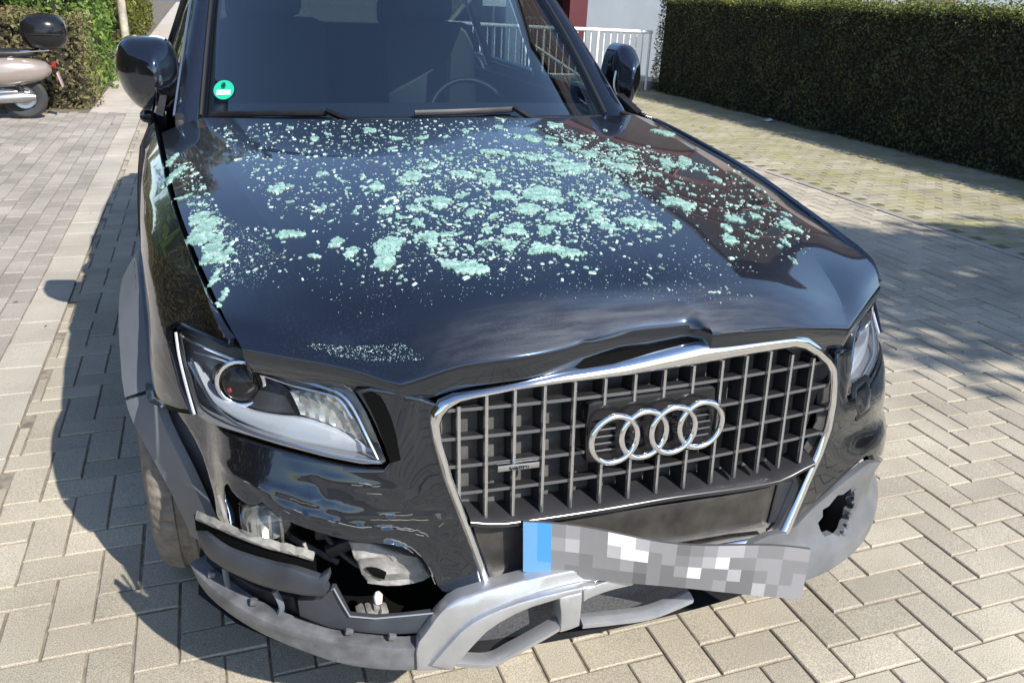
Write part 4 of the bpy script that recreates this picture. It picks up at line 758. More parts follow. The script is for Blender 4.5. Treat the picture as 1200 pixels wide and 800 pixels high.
# sticker
def sticker():
    u0, v0 = -.925, .125; p = ws(u0, v0); tu = (ws(u0+.02, v0)-ws(u0-.02, v0)).normalized(); tv = (ws(u0, v0+.02)-ws(u0, v0-.02)).normalized(); n = tu.cross(tv).normalized()
    if n.y > 0: n = -n
    def disc(rx, ry, off, cx=0, cy=0, n_=36): return [p+n*off+tu*(cx+rx*math.cos(2*math.pi*i/n_))+tv*(cy+ry*math.sin(2*math.pi*i/n_)) for i in range(n_)]
    V = disc(.050,.041,.002); s = link('emissions_sticker', mesh('emissions_sticker', V, [tuple(range(36))], False), mat('sticker_green', (.02,.55,.33), .4), CAR, label='round green emissions sticker reading 4')
    V = [p+n*.003+tu*a+tv*b for a, b in ((-.034,-.022),(.034,-.022),(.034,-.001),(-.034,-.001))]; link('sticker_field', mesh('sticker_field', V, [(0,1,2,3)], False), white, s)
    V = disc(.012,.014,.003,-.002,.018,20); link('sticker_disc', mesh('sticker_disc', V, [tuple(range(20))], False), mat('sticker_dark_green', (.01,.14,.09), .4), s)
    t = text('sticker_number', '4', (0,0,0), .030, mat('sticker_black', (.01,.03,.02), .5), s, (0,0,0), .0003); t.matrix_world = Matrix.Translation(p+n*.004+tu*0.0+tv*.017) @ Matrix(((tu.x,tv.x,n.x),(tu.y,tv.y,n.y),(tu.z,tv.z,n.z))).to_4x4()
    t.matrix_parent_inverse = Matrix.Identity(4); t.matrix_basis = Matrix.Translation(p+n*.004+tv*.017) @ Matrix(((tu.x,tv.x,n.x),(tu.y,tv.y,n.y),(tu.z,tv.z,n.z))).to_4x4()
sticker()
# cowl and wipers
rows = [[ws((-1+2*i/24)*(1-.35*d), -.005)+Vector((0,-d,h)) for i in range(25)] for d, h in ((0,.0),(.03,-.012),(.08,-.035),(.12,-.06))]
V, Fs = rings_geo(rows, cap=False, closed_u=False); link('cowl', mesh('cowl', V, Fs), pl_black, CAR)
def wiper(us, vs):
    P = [ws(u, v)+Vector((0,-.014,.014)) for u, v in zip(us, vs)]
    w = tube('wiper', cr(P, 6), .0065, pl_black, CAR, sides=6, flat=1.4)
    tube('blade', cr([p+Vector((0,.008,-.008)) for p in P], 6), .0035, rubber_d, w, sides=5)
    tube('wiper_arm', [P[-1]+Vector((0,-.004,.006)), ws(us[-1]+.05, -.01)+Vector((0,-.04,.01)), ws(us[-1]+.22, -.02)+Vector((0,-.06,-.01))], .010, pl_gloss, w, sides=6)
wiper([-.97,-.75,-.52], [-.005,.0,.0]); wiper([-.18,.05,.27], [-.002,.004,.012])
# pillars, roof
OUT = lambda v: Vector((.812-.150*v, 1.735+.77*v-.02*math.sin(v*3.14), 1.036+.545*v+.012*math.sin(v*3.14)))
for sg in (-1, 1):
    rows = []
    for j in range(15):
        v = -.12+j/14*1.15; a = ws(1, v); b = OUT(v); a = a+Vector((.004,-.004,.003)); m1 = a.lerp(b, .35)+Vector((.012,-.012,.016)); m2 = a.lerp(b, .75)+Vector((.014,-.006,.010)); e = b+Vector((-.02,.03,-.012))
        rows.append([Vector((sg*p.x, p.y, p.z)) for p in (a+Vector((-.006,.01,-.012)), a, m1, m2, b, e)])
    V, Fs = rings_geo(rows, cap=False, closed_u=False); p = link('a_pillar', mesh('a_pillar', V, Fs, True, sharp=60), paint, CAR)
    tube('window_trim', [Vector((sg*q.x, q.y, q.z)) for q in [OUT(j/14)+Vector((.006,.012,.002)) for j in range(15)]], .006, chrome_d, p, sides=6)
    tube('pillar_seal', [Vector((sg*q.x, q.y, q.z)) for q in [ws(1, j/14)+Vector((.012,-.008,.006)) for j in range(15)]], .006, rubber_d, p, sides=6)
RY = [(2.10,.60,1.612,.0),(2.45,.615,1.635,0),(2.9,.63,1.65,0),(3.5,.62,1.645,0),(4.1,.585,1.61,0),(4.40,.56,1.565,0)]
rows = []
for k in range(31):
    s_ = k/30; row = []
    for i in range(21):
        u = -1+2*i/20; y0 = 2.12+.34*abs(u)**2.2; y = y0+(4.42-y0)*s_; w_, zc = smoothtab([(r[0], r[1], r[2]) for r in RY], y)
        row.append(Vector((u*w_, y, zc-.055*abs(u)**3-.004)))
    rows.append(row)
V, Fs = rings_geo(rows, cap=False, closed_u=False); link('roof', mesh('roof', V, Fs), paint, CAR)
def upx(y, z):
    xt, zt = smoothtab(T_, y); w_, zc = smoothtab([(r[0], r[1], r[2]) for r in RY], max(y, 2.1)); t = (z-zt)/(zc-.06-zt); return xt-.008+(w_-xt+.008)*t+.02*math.sin(max(0, min(1, t))*math.pi)
def FU(sg, off=0): return lambda y, z: (sg*(upx(y, z)+off), y, z)
for sg in (-1, 1):
    # roof side rail and rear pillar
    panel('cant_rail', [(2.45,1.545),(2.8,1.56),(3.4,1.555),(4.0,1.525),(4.4,1.49),(4.42,1.52),(4.0,1.565),(3.4,1.60),(2.8,1.61),(2.45,1.59)], FU(sg), paint, CAR, cell=.08, roll=.003, skirt=.02, it=1, sign=-sg)
    panel('rear_pillar', [(4.02,1.10),(4.10,1.3),(4.12,1.52),(4.42,1.50),(4.52,1.3),(4.6,1.10)], FU(sg), paint, CAR, cell=.08, roll=.003, skirt=.02, it=1, sign=-sg)
    def door(name, poly, handle_y):
        d = panel(name, poly, FS(sg), paint, CAR, cell=.06, roll=.004, skirt=.015, it=0, sign=-sg)
        hx = flankx(handle_y, .93)
        tube('handle', cr([(sg*(hx-.01), handle_y-.10, .925), (sg*(hx+.028), handle_y-.07, .93), (sg*(hx+.034), handle_y, .932), (sg*(hx+.028), handle_y+.07, .934), (sg*(hx-.01), handle_y+.10, .935)], 5), .013, pl_gloss, d, sides=8, flat=1.2)
        return d
    d1 = door('front_door', [(1.63,1.022),(1.9,Tz(1.9)-.004),(2.3,Tz(2.3)-.004),(2.72,Tz(2.72)-.004),(2.735,.9),(2.72,.42),(1.63,.42),(1.626,.7)], 2.55)
    d2 = door('rear_door', [(2.745,Tz(2.745)-.004),(3.2,Tz(3.2)-.004),(3.72,Tz(3.72)-.004),(3.72,.95),(3.60,.82),(3.38,.73),(3.28,.62),(3.24,.42),(2.735,.42),(2.748,.9)], 3.42)
    panel('rear_fender', [(3.73,Tz(3.73)-.004),(4.2,Tz(4.2)-.004),(4.58,Tz(4.55)-.004),(4.6,.8),(4.56,.36),(4.16,.34)]+[(3.692+.448*math.cos(math.radians(a)), .37+.448*math.sin(math.radians(a))) for a in range(0, 150, 8)]+[(3.39,.735),(3.61,.82),(3.73,.94)], FS(sg), paint, CAR, cell=.06, roll=.003, skirt=.02, it=0, sign=-sg)
    panel('sill', [(1.32,.41),(3.25,.41),(3.25,.26),(1.32,.26)], FS(sg, .012), pl_grey, CAR, cell=.12, roll=.01, skirt=.04, it=0, sign=-sg)
    rings = []
    for i in range(21):
        a = math.radians(-14+200*i/20); ring = []
        for rr, dx in ((.452,-.012),(.454,.010),(.446,.019),(.41,.014),(.40,.004),(.404,-.05)):
            y = 3.692+rr*math.cos(a); z = .37+rr*math.sin(a); ring.append(Vector((sg*(flankx(3.692+.45*math.cos(a), min(.37+.45*math.sin(a), .83))+dx), y, z)))
        rings.append(ring)
    V, Fs = rings_geo(rings, cap=False, closed_u=False); link('arch_trim', mesh('arch_trim', V, Fs, True, sharp=40), pl_grey, CAR)
    rings = [[Vector((sg*x, 3.692+.43*math.cos(math.radians(a)), AC[1]+.43*math.sin(math.radians(a)))) for x in (.56, .75, .90)] for a in range(-30, 215, 12)]
    V, Fs = rings_geo(rings, cap=False, closed_u=False); link('wheel_housing', mesh('wheel_housing', V, Fs), dark, CAR)
    for nm, poly in (('side_window', [(1.86,1.06),(2.0,1.18),(2.2,1.35),(2.42,1.51),(2.5,1.545),(2.74,1.555),(2.76,1.075)]), ('side_window', [(2.83,1.08),(2.82,1.555),(3.3,1.55),(3.5,1.54),(3.52,1.10)]), ('side_window', [(3.58,1.11),(3.57,1.535),(4.0,1.51),(4.07,1.3),(3.98,1.12)])):
        panel(nm, poly, FU(sg, -.012), sglass, CAR, cell=.12, roll=0, skirt=0, it=0, sign=-sg)
    for y in (2.79, 3.55): panel('window_post', [(y-.04,1.06),(y-.04,1.58),(y+.04,1.58),(y+.04,1.06)], FU(sg, -.004), pl_gloss, CAR, cell=.2, roll=.002, skirt=.02, it=0, sign=-sg)
    panel('belt_trim', [(1.75,Tz(1.75)),(2.5,Tz(2.5)),(3.4,Tz(3.4)),(4.0,Tz(4.0)),(4.0,Tz(4.0)+.02),(3.4,Tz(3.4)+.022),(2.5,Tz(2.5)+.022),(1.75,Tz(1.75)+.022)], FU(sg, .002), chrome_d, CAR, cell=.2, roll=.002, skirt=.02, it=0, sign=-sg)
    panel('mirror_sail', [(1.70,1.045),(1.95,1.06),(1.95,1.13),(1.86,1.10)], FU(sg, -.004), pl_black, CAR, cell=0, roll=.002, skirt=.02, it=0, sign=-sg)
    # roof rail
    P = [(sg*.575,2.42,1.615),(sg*.578,2.50,1.655),(sg*.585,2.62,1.668),(sg*.59,3.2,1.680),(sg*.58,3.9,1.662),(sg*.57,4.1,1.645),(sg*.565,4.22,1.60)]
    r_ = tube('roof_rail', cr(P, 6), .014, pl_gloss, CAR, sides=8)
    for y in (3.2,): tube('rail_foot', [(sg*.58,y,1.60),(sg*.588,y,1.675)], .016, pl_gloss, r_, sides=6)
    # rear lamp
    panel('tail_lamp', [(4.30,.88),(4.30,1.02),(4.58,1.02),(4.60,.88)], FS(sg, .006), redm, CAR, cell=.08, roll=.004, skirt=.02, it=0, sign=-sg)
    # mirror: superellipse shell tapering rearwards
    rings = []
    cx, cy, cz = sg*.887, 1.93, 1.158
    for t in range(11):
        s_ = t/10; y = cy-.085+.17*s_; e = 1-(1-min(1, s_*1.9))**2.2; hw = (.100 if sg < 0 else .066)*(.58+.42*e); hh = (.112 if sg < 0 else .125)*(.60+.40*e); ring = []
        for k in range(32):
            a = 2*math.pi*k/32; ca, sa = math.cos(a), math.sin(a); p = .5 if sg < 0 else .8
            ux = math.copysign(abs(ca)**p, ca)*hw; uz = math.copysign(abs(sa)**p, sa)*hh
            if uz < 0: uz *= 1.12
            tp = 1-.42*max(0, -uz/hh)**1.5*(1 if ux*sg > 0 else .15)-.12*max(0, uz/hh)
            ring.append(Vector((cx+ux*tp+sg*.010*(1-e), y+.03*(ux*sg)/hw*.6, cz+uz)))
        rings.append(ring)
    front = [Vector((cx+(p_.x-cx)*.80, p_.y-.014, cz+(p_.z-cz)*.80)) for p_ in rings[0]]; front2 = [Vector((cx+(p_.x-cx)*.45, p_.y-.022, cz+(p_.z-cz)*.45)) for p_ in rings[0]]; rings = [front2, front]+rings
    V, Fs = rings_geo(rings, cap=True); mr = link('door_mirror', mesh('door_mirror', V, Fs, True, sharp=60), paint, CAR)
    V = [Vector((cx+(p.x-cx)*.93, p.y+.002, cz+(p.z-cz)*.93)) for p in rings[-1]]; link('mirror_glass', mesh('mirror_glass', V, [tuple(range(32))], False), chrome, mr)
    bm = bmesh.new()
    P = [(.785,1.91,1.066,.050,.030),(.815,1.91,1.068,.052,.036),(.85,1.915,1.070,.052,.038),(.885,1.92,1.075,.046,.032),(.91,1.925,1.08,.03,.02)]
    rr = []
    for x, y, z, a_, b_ in P: rr.append([Vector((sg*x, y+a_*math.cos(2*math.pi*k/16), z+b_*math.sin(2*math.pi*k/16))) for k in range(16)])
    V, Fs = rings_geo(rr, cap=True); link('mirror_arm', mesh('mirror_arm', V, Fs, True, sharp=60), pl_black, mr)
    tube('indicator', cr([(sg*(.882-.055),cy-.060,1.185),(sg*(.882-.062),cy-.066,1.13),(sg*(.882-.045),cy-.074,1.075)], 5), .004, chrome_d, mr, sides=6)
# ---- tail
def FT(off=0): return lambda x, z: (x, 4.60-.10*max(0, z-.75)-.12*abs(x)**3+off, z)
tg = panel('tailgate', [(-.72,.45),(.72,.45),(.72,1.08),(-.72,1.08)], FT(), paint, CAR, cell=.12, roll=.01, skirt=.03, it=0, sign=-1)
panel('rear_bumper', [(-.78,.26),(.78,.26),(.80,.58),(-.80,.58)], FT(.03), pl_grey, CAR, cell=.12, roll=.02, skirt=.06, it=0, sign=-1)
V = [(-.66,4.56,1.09),(.66,4.56,1.09),(.56,4.40,1.54),(-.56,4.40,1.54)]; link('rear_window', mesh('rear_window', V, [(0,1,2,3)], False), sglass, CAR)
# ---- cabin
ds = []
rows = []
for k in range(9):
    t = k/8; row = []
    for i in range(25):
        u = -1+2*i/24; b = ws(u*.985, 0); y = b.y+.02+.42*t*(1-.3*abs(u)); z = b.z-.035-.02*t+.05*math.exp(-((u-.48)/.22)**2)*math.sin(min(1, t*1.2)*math.pi)
        row.append(Vector((b.x*(.98), y, z-.12*max(0, t-.85)/.15)))
    rows.append(row)
V, Fs = rings_geo(rows, cap=False, closed_u=False); dsh = link('dashboard', mesh('dashboard', V, Fs), dashm, CAR)
box('dash_body', (0, 2.05, .86), (1.36, .36, .30), dashm, dsh, bevel=.03)
cw = Vector((.37, 2.32, .925)); n_ = Vector((0,-.42,-.9)); nx = Vector((1,0,0)); nz = Vector((0,.42,.9)).cross(nx).normalized()
sw = tube('steering_wheel', [cw+nx*.185*math.cos(a)+Vector((0,.40,.915))*.185*math.sin(a) for a in [2*math.pi*i/36 for i in range(36)]], .012, pl_black, CAR, sides=8, closed=True)
box('hub', cw+Vector((0,.02,0)), (.15,.05,.11), pl_black, sw, bevel=.02)
for sg in (-1, 1):
    st_ = box('seat', (sg*.37, 2.72, .60), (.50,.52,.20), fabric, CAR, bevel=.06)
    box('backrest', (sg*.37, 3.02, .98), (.48,.16,.66), fabric, st_, Matrix.Rotation(-.22, 4, 'X'), .06)
    box('headrest', (sg*.37, 3.10, 1.40), (.27,.10,.19), fabric, st_, Matrix.Rotation(-.12, 4, 'X'), .045)
rs = box('rear_bench', (0, 3.55, .60), (1.3,.5,.2), fabric, CAR, bevel=.06)
box('backrest', (0, 3.88, .95), (1.3,.16,.62), fabric, rs, Matrix.Rotation(-.25, 4, 'X'), .06)
for x in (-.42, .42): box('headrest', (x, 3.94, 1.32), (.25,.09,.16), fabric, rs, None, .04)
box('cabin_floor', (0, 2.9, .43), (1.5, 2.6, .04), fabric, CAR)
box('rear_view_mirror', (-.02, 2.06, 1.49), (.24,.035,.07), pl_black, CAR, None, .015)
box('headliner', (0, 3.3, 1.555), (1.04, 1.75, .02), mat('headliner_grey', (.28,.27,.25), .8), CAR)
for sg in (-1, 1): box('door_lining', (sg*.80, 2.6, .78), (.03, 2.0, .54), fabric, CAR, None, .01)
box('firewall', (0, 1.78, .70), (1.30, .06, .55), dark, CAR)
# ================================================================== GROUND AND PAVING
def sheet(name, x0, y0, x1, y1, z, m, **k):
    return link(name, mesh(name, [(x0,y0,z),(x1,y0,z),(x1,y1,z),(x0,y1,z)], [(0,1,2,3)], False), m, **k)
sheet('ground', -400, -400, 400, 400, -.06, soil_m, kind='structure')
CAMP = np.array([-1.018, -1.2196, 1.4544]); RC = np.array(((0.94281845, -0.33069278, 0.04166108), (-0.09241169, -0.37944613, -0.92058716), (0.32023967, 0.86409659, -0.38830869)))
def to_px(P):
    c = (np.asarray(P)-CAMP) @ RC.T; z = np.maximum(c[:,2], .05); return 600+969.157*c[:,0]/z, 400+969.157*c[:,1]/z, c[:,2]
def paver_mesh(lx, ly, bev=.0028, h=.05):
    a, b = lx/2, ly/2; V = [(-a,-b,-h),(a,-b,-h),(a,b,-h),(-a,b,-h),(-a,-b,-bev),(a,-b,-bev),(a,b,-bev),(-a,b,-bev),(-a+bev,-b+bev,0),(a-bev,-b+bev,0),(a-bev,b-bev,0),(-a+bev,b-bev,0)]
    F_ = [(8,9,10,11)]+[(4+i,4+(i+1) % 4,8+(i+1) % 4,8+i) for i in range(4)]+[(i,(i+1) % 4,4+(i+1) % 4,4+i) for i in range(4)]
    return V, F_
def pave(name, stones, m, parent, z0=0, limit=290, hide=None, piece='paver'):
    """stones: (x, y, lx, ly). The largest in view become objects, the rest one joined part."""
    S = np.array(stones); ctr = np.c_[S[:,0], S[:,1], np.full(len(S), z0)]
    u, v, d = to_px(ctr); vis = (u > -40) & (u < 1240) & (v > -20) & (v < 840) & (d > .3)
    if hide is not None: vis &= ~hide(S)
    size = np.where(vis, 1/np.maximum(d, .3)**2, 0); order = np.argsort(-size); sel = set(int(i) for i in order[:limit] if size[i] > 0)
    cache = {}; jz = RNG.normal(0, .0010, len(S)); jr = RNG.normal(0, .006, len(S)); tx = RNG.normal(0, .006, (len(S), 2))
    jx = RNG.normal(0, .0008, (len(S), 2))
    AV = []; AF = []; base = 0
    for i, (x, y, lx, ly) in enumerate(S):
        key = (round(float(lx), 3), round(float(ly), 3)); V, F_ = paver_mesh(*key)
        if i in sel:
            if key not in cache:
                me = mesh(piece, V, F_, False); me.materials.append(m); cache[key] = me
            o = bpy.data.objects.new(piece, cache[key]); COL.objects.link(o); o.parent = parent
            o.location = (x+jx[i,0], y+jx[i,1], z0+jz[i]); o.rotation_euler = (tx[i,0], tx[i,1], jr[i])
        else:
            A_ = np.array(V); c_, s_ = math.cos(jr[i]), math.sin(jr[i])
            W = np.c_[A_[:,0]*c_-A_[:,1]*s_+x, A_[:,0]*s_+A_[:,1]*c_+y, A_[:,2]+z0+jz[i]+A_[:,0]*tx[i,1]*-1+A_[:,1]*tx[i,0]]
            AV.append(W); AF.append(np.array(F_)+base); base += len(V)
    if AV: quads(name, np.concatenate(AV), np.concatenate(AF), m, parent, kind='stuff')
def quads(name, V, Q, m, parent=None, smooth=False, **k):
    me = bpy.data.meshes.new(name); me.vertices.add(len(V)); me.vertices.foreach_set('co', np.ascontiguousarray(V, dtype=np.float32).ravel())
    me.loops.add(Q.size); me.loops.foreach_set('vertex_index', np.ascontiguousarray(Q, dtype=np.int32).ravel())
    me.polygons.add(len(Q)); me.polygons.foreach_set('loop_start', np.arange(0, Q.size, 4, dtype=np.int32))
    me.polygons.foreach_set('use_smooth', np.full(len(Q), smooth)); me.update(calc_edges=True); me.validate()
    return link(name, me, m, parent, **k)
yard = sheet('paved_yard', -1.735, -7.5, 3.86, 16, -.0065, joint_m, kind='structure')
stones = []
J = .006
def in_yard(x0, y0, x1, y1): return x0 >= -1.76 and x1 <= 3.89 and y0 >= -3.4 and y1 <= 13.5
for n_ in range(-60, 60):
    for i in range(-140, 160):
        ox, oy = 2*n_, -2*n_
        x0, y0 = (i+ox)*.1, (i+oy)*.1
        if -1.9 < x0 < 3.9 and -3.5 < y0 < 13.6:
            xa, xb = max(x0, -1.735), min(x0+.2, 3.86)
            if xb-xa > .04: stones.append(((xa+xb)/2, y0+.05, xb-xa-J, .1-J))
        x0, y0 = (i-1+ox)*.1, (i+oy)*.1
        if -1.9 < x0 < 3.9 and -3.5 < y0 < 13.6:
            xa, xb = max(x0, -1.735), min(x0+.1, 3.86)
            if xb-xa > .03: stones.append(((xa+xb)/2, y0+.1, xb-xa-J, .2-J))
def under_car(S): return (np.abs(S[:,0]+.287) < .80) & (S[:,1] > .25) & (S[:,1] < 4.6)
pave('paver_field', stones, paver_m, yard, hide=under_car)
# left lane: running bond along the kerb
lane = sheet('paved_lane', -9.0, -3, -1.905, 9.35, -.0065, joint_m, kind='structure')
st2 = []
for c in range(70):
    x = -1.955-c*.1
    for r in range(62): st2.append((x, -2.9+r*.2+(.1 if c % 2 else 0)+.004*math.sin(c*7+r), .1-J, .2-J))
pave('paver_field', st2, paver_l, lane)
# flush kerb strip of pale concrete slabs
kb = sheet('kerb_strip', -1.905, -3, -1.735, 13.5, -.011, joint_m, kind='structure')
pave('kerb_field', [(-1.82, -2.9+.25*r, .162, .245) for r in range(65)], kerb_m, kb, z0=.004, piece='kerb_slab')
# right-hand edging stones and the mossy parking verge up to the hedge
ed = sheet('edging_strip', 3.86, -4, 3.94, 13.5, -.012, joint_m, kind='structure')
pave('edging_field', [(3.90, -3.9+.5*r, .072, .494) for r in range(34)], paver_l, ed, z0=.005, piece='edging_stone')
vg = sheet('paved_verge', 3.94, -4, 7.2, 13.5, -.005, moss_m, kind='structure')
st3 = []
for r in range(170):
    for c in range(12):
        st3.append((4.045+c*.2+(.1 if r % 2 else 0), -3.9+r*.1, 0.2-J*1.2, .1-J*1.2))
pave('paver_field', st3, paver_g, vg)
# foot path running off past the hedges on the left, and asphalt far behind
sheet('foot_path', -2.3, 9.35, -1.2, 60, -.004, mat('path_concrete', (.40,.35,.30), .9, noise_amt=.12, noise_scale=3), kind='structure')
sheet('back_street', -40, 60, 40, 72, -.05, asphalt_m, kind='structure')
sheet('planting_bed', -9.0, 9.35, -2.3, 60, -.005, soil_m, kind='structure')
# ================================================================== PLANTS
def leaf_cloud(name, P, Nn, size, m, parent=None, spread=.9, aspect=.55, **k):
    """one quad leaf per point, tilted about its outward normal"""
    n = len(P); N_ = Nn+RNG.normal(0, spread, (n,3)); N_ /= np.linalg.norm(N_, axis=1)[:,None]+1e-9
    T = np.cross(N_, RNG.normal(0, 1, (n,3))); T /= np.linalg.norm(T, axis=1)[:,None]+1e-9; B = np.cross(N_, T)
    s = size*RNG.uniform(.6, 1.35, n)[:,None]; fold = N_*s*RNG.uniform(-.25, .25, n)[:,None]
    V = np.stack([P-T*s, P+B*s*aspect+fold, P+T*s, P-B*s*aspect+fold], 1).reshape(-1, 3)
    return quads(name, V, np.arange(4*n).reshape(-1, 4), m, parent, kind=k.pop('kind', 'stuff'), **k)
def hedge_points(x0, x1, y0, y1, h, dens, faces='xXyYz', lump=.06, deep=.10):
    out = []; nr = []
    def add(n, f, nv):
        a, b = RNG.random(n), RNG.random(n); P = f(a, b); out.append(P); nr.append(np.tile(nv, (n,1)))
    if 'x' in faces: add(int(dens*(y1-y0)*h), lambda a, b: np.c_[np.full(len(a), x0), y0+a*(y1-y0), b*h], (-1,0,0))
    if 'X' in faces: add(int(dens*(y1-y0)*h*.5), lambda a, b: np.c_[np.full(len(a), x1), y0+a*(y1-y0), b*h], (1,0,0))
    if 'y' in faces: add(int(dens*(x1-x0)*h), lambda a, b: np.c_[x0+a*(x1-x0), np.full(len(a), y0), b*h], (0,-1,0))
    if 'Y' in faces: add(int(dens*(x1-x0)*h*.5), lambda a, b: np.c_[x0+a*(x1-x0), np.full(len(a), y1), b*h], (0,1,0))
    if 'z' in faces: add(int(dens*(x1-x0)*(y1-y0)), lambda a, b: np.c_[x0+a*(x1-x0), y0+b*(y1-y0), np.full(len(a), h)], (0,0,1))
    P = np.concatenate(out); N_ = np.concatenate(nr).astype(float)
    w = np.sin(P[:,1]*5.1+P[:,2]*3.3)*np.sin(P[:,2]*6.7+P[:,0]*4.2+P[:,1]*1.7)+.5*np.sin(P[:,1]*13+P[:,0]*9)*np.sin(P[:,2]*15)
    dp = RNG.exponential(.35, len(P)).clip(0, 1)*deep
    P = P+N_*(w*lump*.6-dp+.02)[:,None]+RNG.normal(0, .012, P.shape)
    return P, N_
leaf_dark = leaf_mat('leaf_dark_hedge', (.036,.038,.020), (.075,.105,.038), (.13,.13,.045))
leaf_top = leaf_mat('leaf_lit_top', (.07,.09,.018), (.15,.175,.035), (.24,.23,.06), trans=.4)  # hedge-top leaves coloured lighter to carry the sunlight on the top
leaf_brown = leaf_mat('leaf_brown_hedge', (.20,.135,.085), (.13,.15,.045), (.24,.23,.10))
leaf_bright = leaf_mat('leaf_bright', (.08,.14,.03), (.16,.26,.05), (.24,.33,.07), trans=.4)
leaf_yellow = leaf_mat('leaf_yellow_green', (.07,.085,.015), (.15,.16,.03), (.22,.21,.05), trans=.4)
leaf_tree = leaf_mat('leaf_tree', (.03,.05,.012), (.06,.09,.02))
bark = mat('bark', (.09,.065,.045), .9, col2=(.04,.03,.022), noise_scale=14, bump=.6, bump_scale=40)
def stems(name, pts, parent, hgt, r=.015):
    paths = []
    for x, y in pts:
        dx, dy = random.uniform(-.12,.12), random.uniform(-.12,.12); paths.append([(x,y,-.02),(x+dx*.4,y+dy*.4,hgt*.4),(x+dx,y+dy,hgt*.85)])
    return tubes(name, paths, r, bark, parent, sides=5)
hg = empty('clipped_hedge', (6.7, 5, 0), 0, 'long dark green clipped hedge with a sunlit top along the mossy verge', 'hedge')
def rel(P, o): return P-np.array(o.location)
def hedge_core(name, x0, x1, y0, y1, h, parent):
    bm = bmesh.new(); box_bm(bm, ((x0+x1)/2, (y0+y1)/2, h/2), (x1-x0, y1-y0, h)); o = link(name, from_bm(name, bm), mat('twig_shade', (.022,.018,.012), .95, noise_amt=.5, noise_scale=20), parent); o.matrix_parent_inverse = Matrix.Translation(-Vector(parent.location)); return o  # solid dark box, its colour stands for the shade deep inside the foliage
P, N_ = hedge_points(6.22, 7.9, -4.0, 11.95, 1.45, 2400, 'xyYz', lump=.06)
keep = RNG.random(len(P)) < np.where(P[:,1] > 2.5, 1, .35); P, N_ = P[keep], N_[keep]
leaf_cloud('foliage', rel(P, hg), N_, .019, leaf_dark, hg)
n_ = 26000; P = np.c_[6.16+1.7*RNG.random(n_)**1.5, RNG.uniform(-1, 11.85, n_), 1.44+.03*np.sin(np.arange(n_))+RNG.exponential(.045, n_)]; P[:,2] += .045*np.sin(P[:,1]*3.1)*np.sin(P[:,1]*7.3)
leaf_cloud('lit_top_leaves', rel(P, hg), np.tile((-.2,-.3,1.0), (n_,1)), .020, leaf_top, hg, spread=.7)
hedge_core('shade_core', 6.30, 7.8, -3.9, 11.88, 1.42, hg)
s_ = stems('stem', [(6.45+random.uniform(0,.5), -3.8+.32*k) for k in range(48)], hg, 1.2, .018); s_.matrix_parent_inverse = Matrix.Translation(-Vector(hg.location))
def bush(name, label, x0, x1, y0, y1, h, m, dens, size, lump, group=None, deep=.2, faces='xXyYz', core=True):
    e = empty(name, ((x0+x1)/2, (y0+y1)/2, 0), 0, label, 'hedge' if 'hedge' in name else 'bush', group)
    P, N_ = hedge_points(x0, x1, y0, y1, h, dens, faces, lump, deep)
    leaf_cloud('foliage', rel(P, e), N_, size, m, e, spread=1.2)
    if core: hedge_core('shade_core', x0+.12, x1-.12, y0+.12, y1-.12, h-.12, e)
    s = stems('stem', [(random.uniform(x0+.1, x1-.1), random.uniform(y0+.1, min(y1-.1, y0+.8))) for _ in range(14)], e, h*.8, .014); s.matrix_parent_inverse = Matrix.Translation(-Vector(e.location))
    return e
bush('low_hedge', 'straggly brownish hedge behind the parked scooter', -6.4, -2.28, 9.75, 10.6, 1.0, leaf_brown, 1500, .026, .12)
bush('green_bush', 'bright green leafy bush at the end of the brown hedge beside the path', -3.2, -2.32, 10.9, 13.5, 2.6, leaf_bright, 900, .04, .22)
bush('yellow_green_hedge', 'tall yellow green hedge further along the foot path', -3.9, -2.55, 19.5, 30, 3.0, leaf_yellow, 500, .055, .3)
bush('sunlit_shrub', 'pale sunlit shrub beyond the low hedge at the left edge', -7.5, -3.3, 12.2, 14, 1.45, leaf_yellow, 700, .04, .25)
bush('dark_conifer_bush', 'dark bush standing beyond the scooter at the left edge', -5.6, -3.9, 14.6, 16, 2.6, leaf_dark, 700, .05, .25)
def tree(label, x, y, h, cr_, m, n, lean=(0,0), seed=1, clumps=26, z0f=.5, name='street_tree', leaf=.085, group=None):
    rnd = random.Random(seed); e = empty(name, (x, y, 0), 0, label, 'tree', group)
    top = Vector((lean[0], lean[1], h*.72)); paths = [[Vector((0,0,-.1)), Vector((.03,.02,h*.2)), top*.6, top]]; rads = [[.17,.14,.10,.04]]
    cl = []
    for k in range(clumps):
        a = rnd.uniform(0, 6.28); rr = cr_*math.sqrt(rnd.random())*.85; z = h*(z0f+(1-z0f)*rnd.random()*.95); c = Vector((lean[0]+rr*math.cos(a), lean[1]+rr*math.sin(a), z)); cl.append(c)
        if k < 14:
            s0 = top*rnd.uniform(.45,.95); paths.append([s0, s0.lerp(c, .5)+Vector((0,0,.15)), c]); rads.append([.06,.035,.012])
    V = []; Fs = []
    for p, r in zip(paths, rads):
        v, f = tube_geo(p, r, 7); o = len(V); V += v; Fs += [tuple(i+o for i in q) for q in f]
    link('trunk', mesh('trunk', V, Fs, True), bark, e)
    PP = []; NN = []
    per = n//clumps
    for c in cl:
        q = RNG.normal(0, 1, (per,3)); q /= np.linalg.norm(q, axis=1)[:,None]; rad = cr_*rnd.uniform(.22,.42)*(RNG.random(per)**.4)[:,None]; PP.append(np.array(c)+q*rad*np.array((1,1,.75))); NN.append(q)
    leaf_cloud('crown', np.concatenate(PP), np.concatenate(NN), leaf, m, e, spread=.8)
    return e
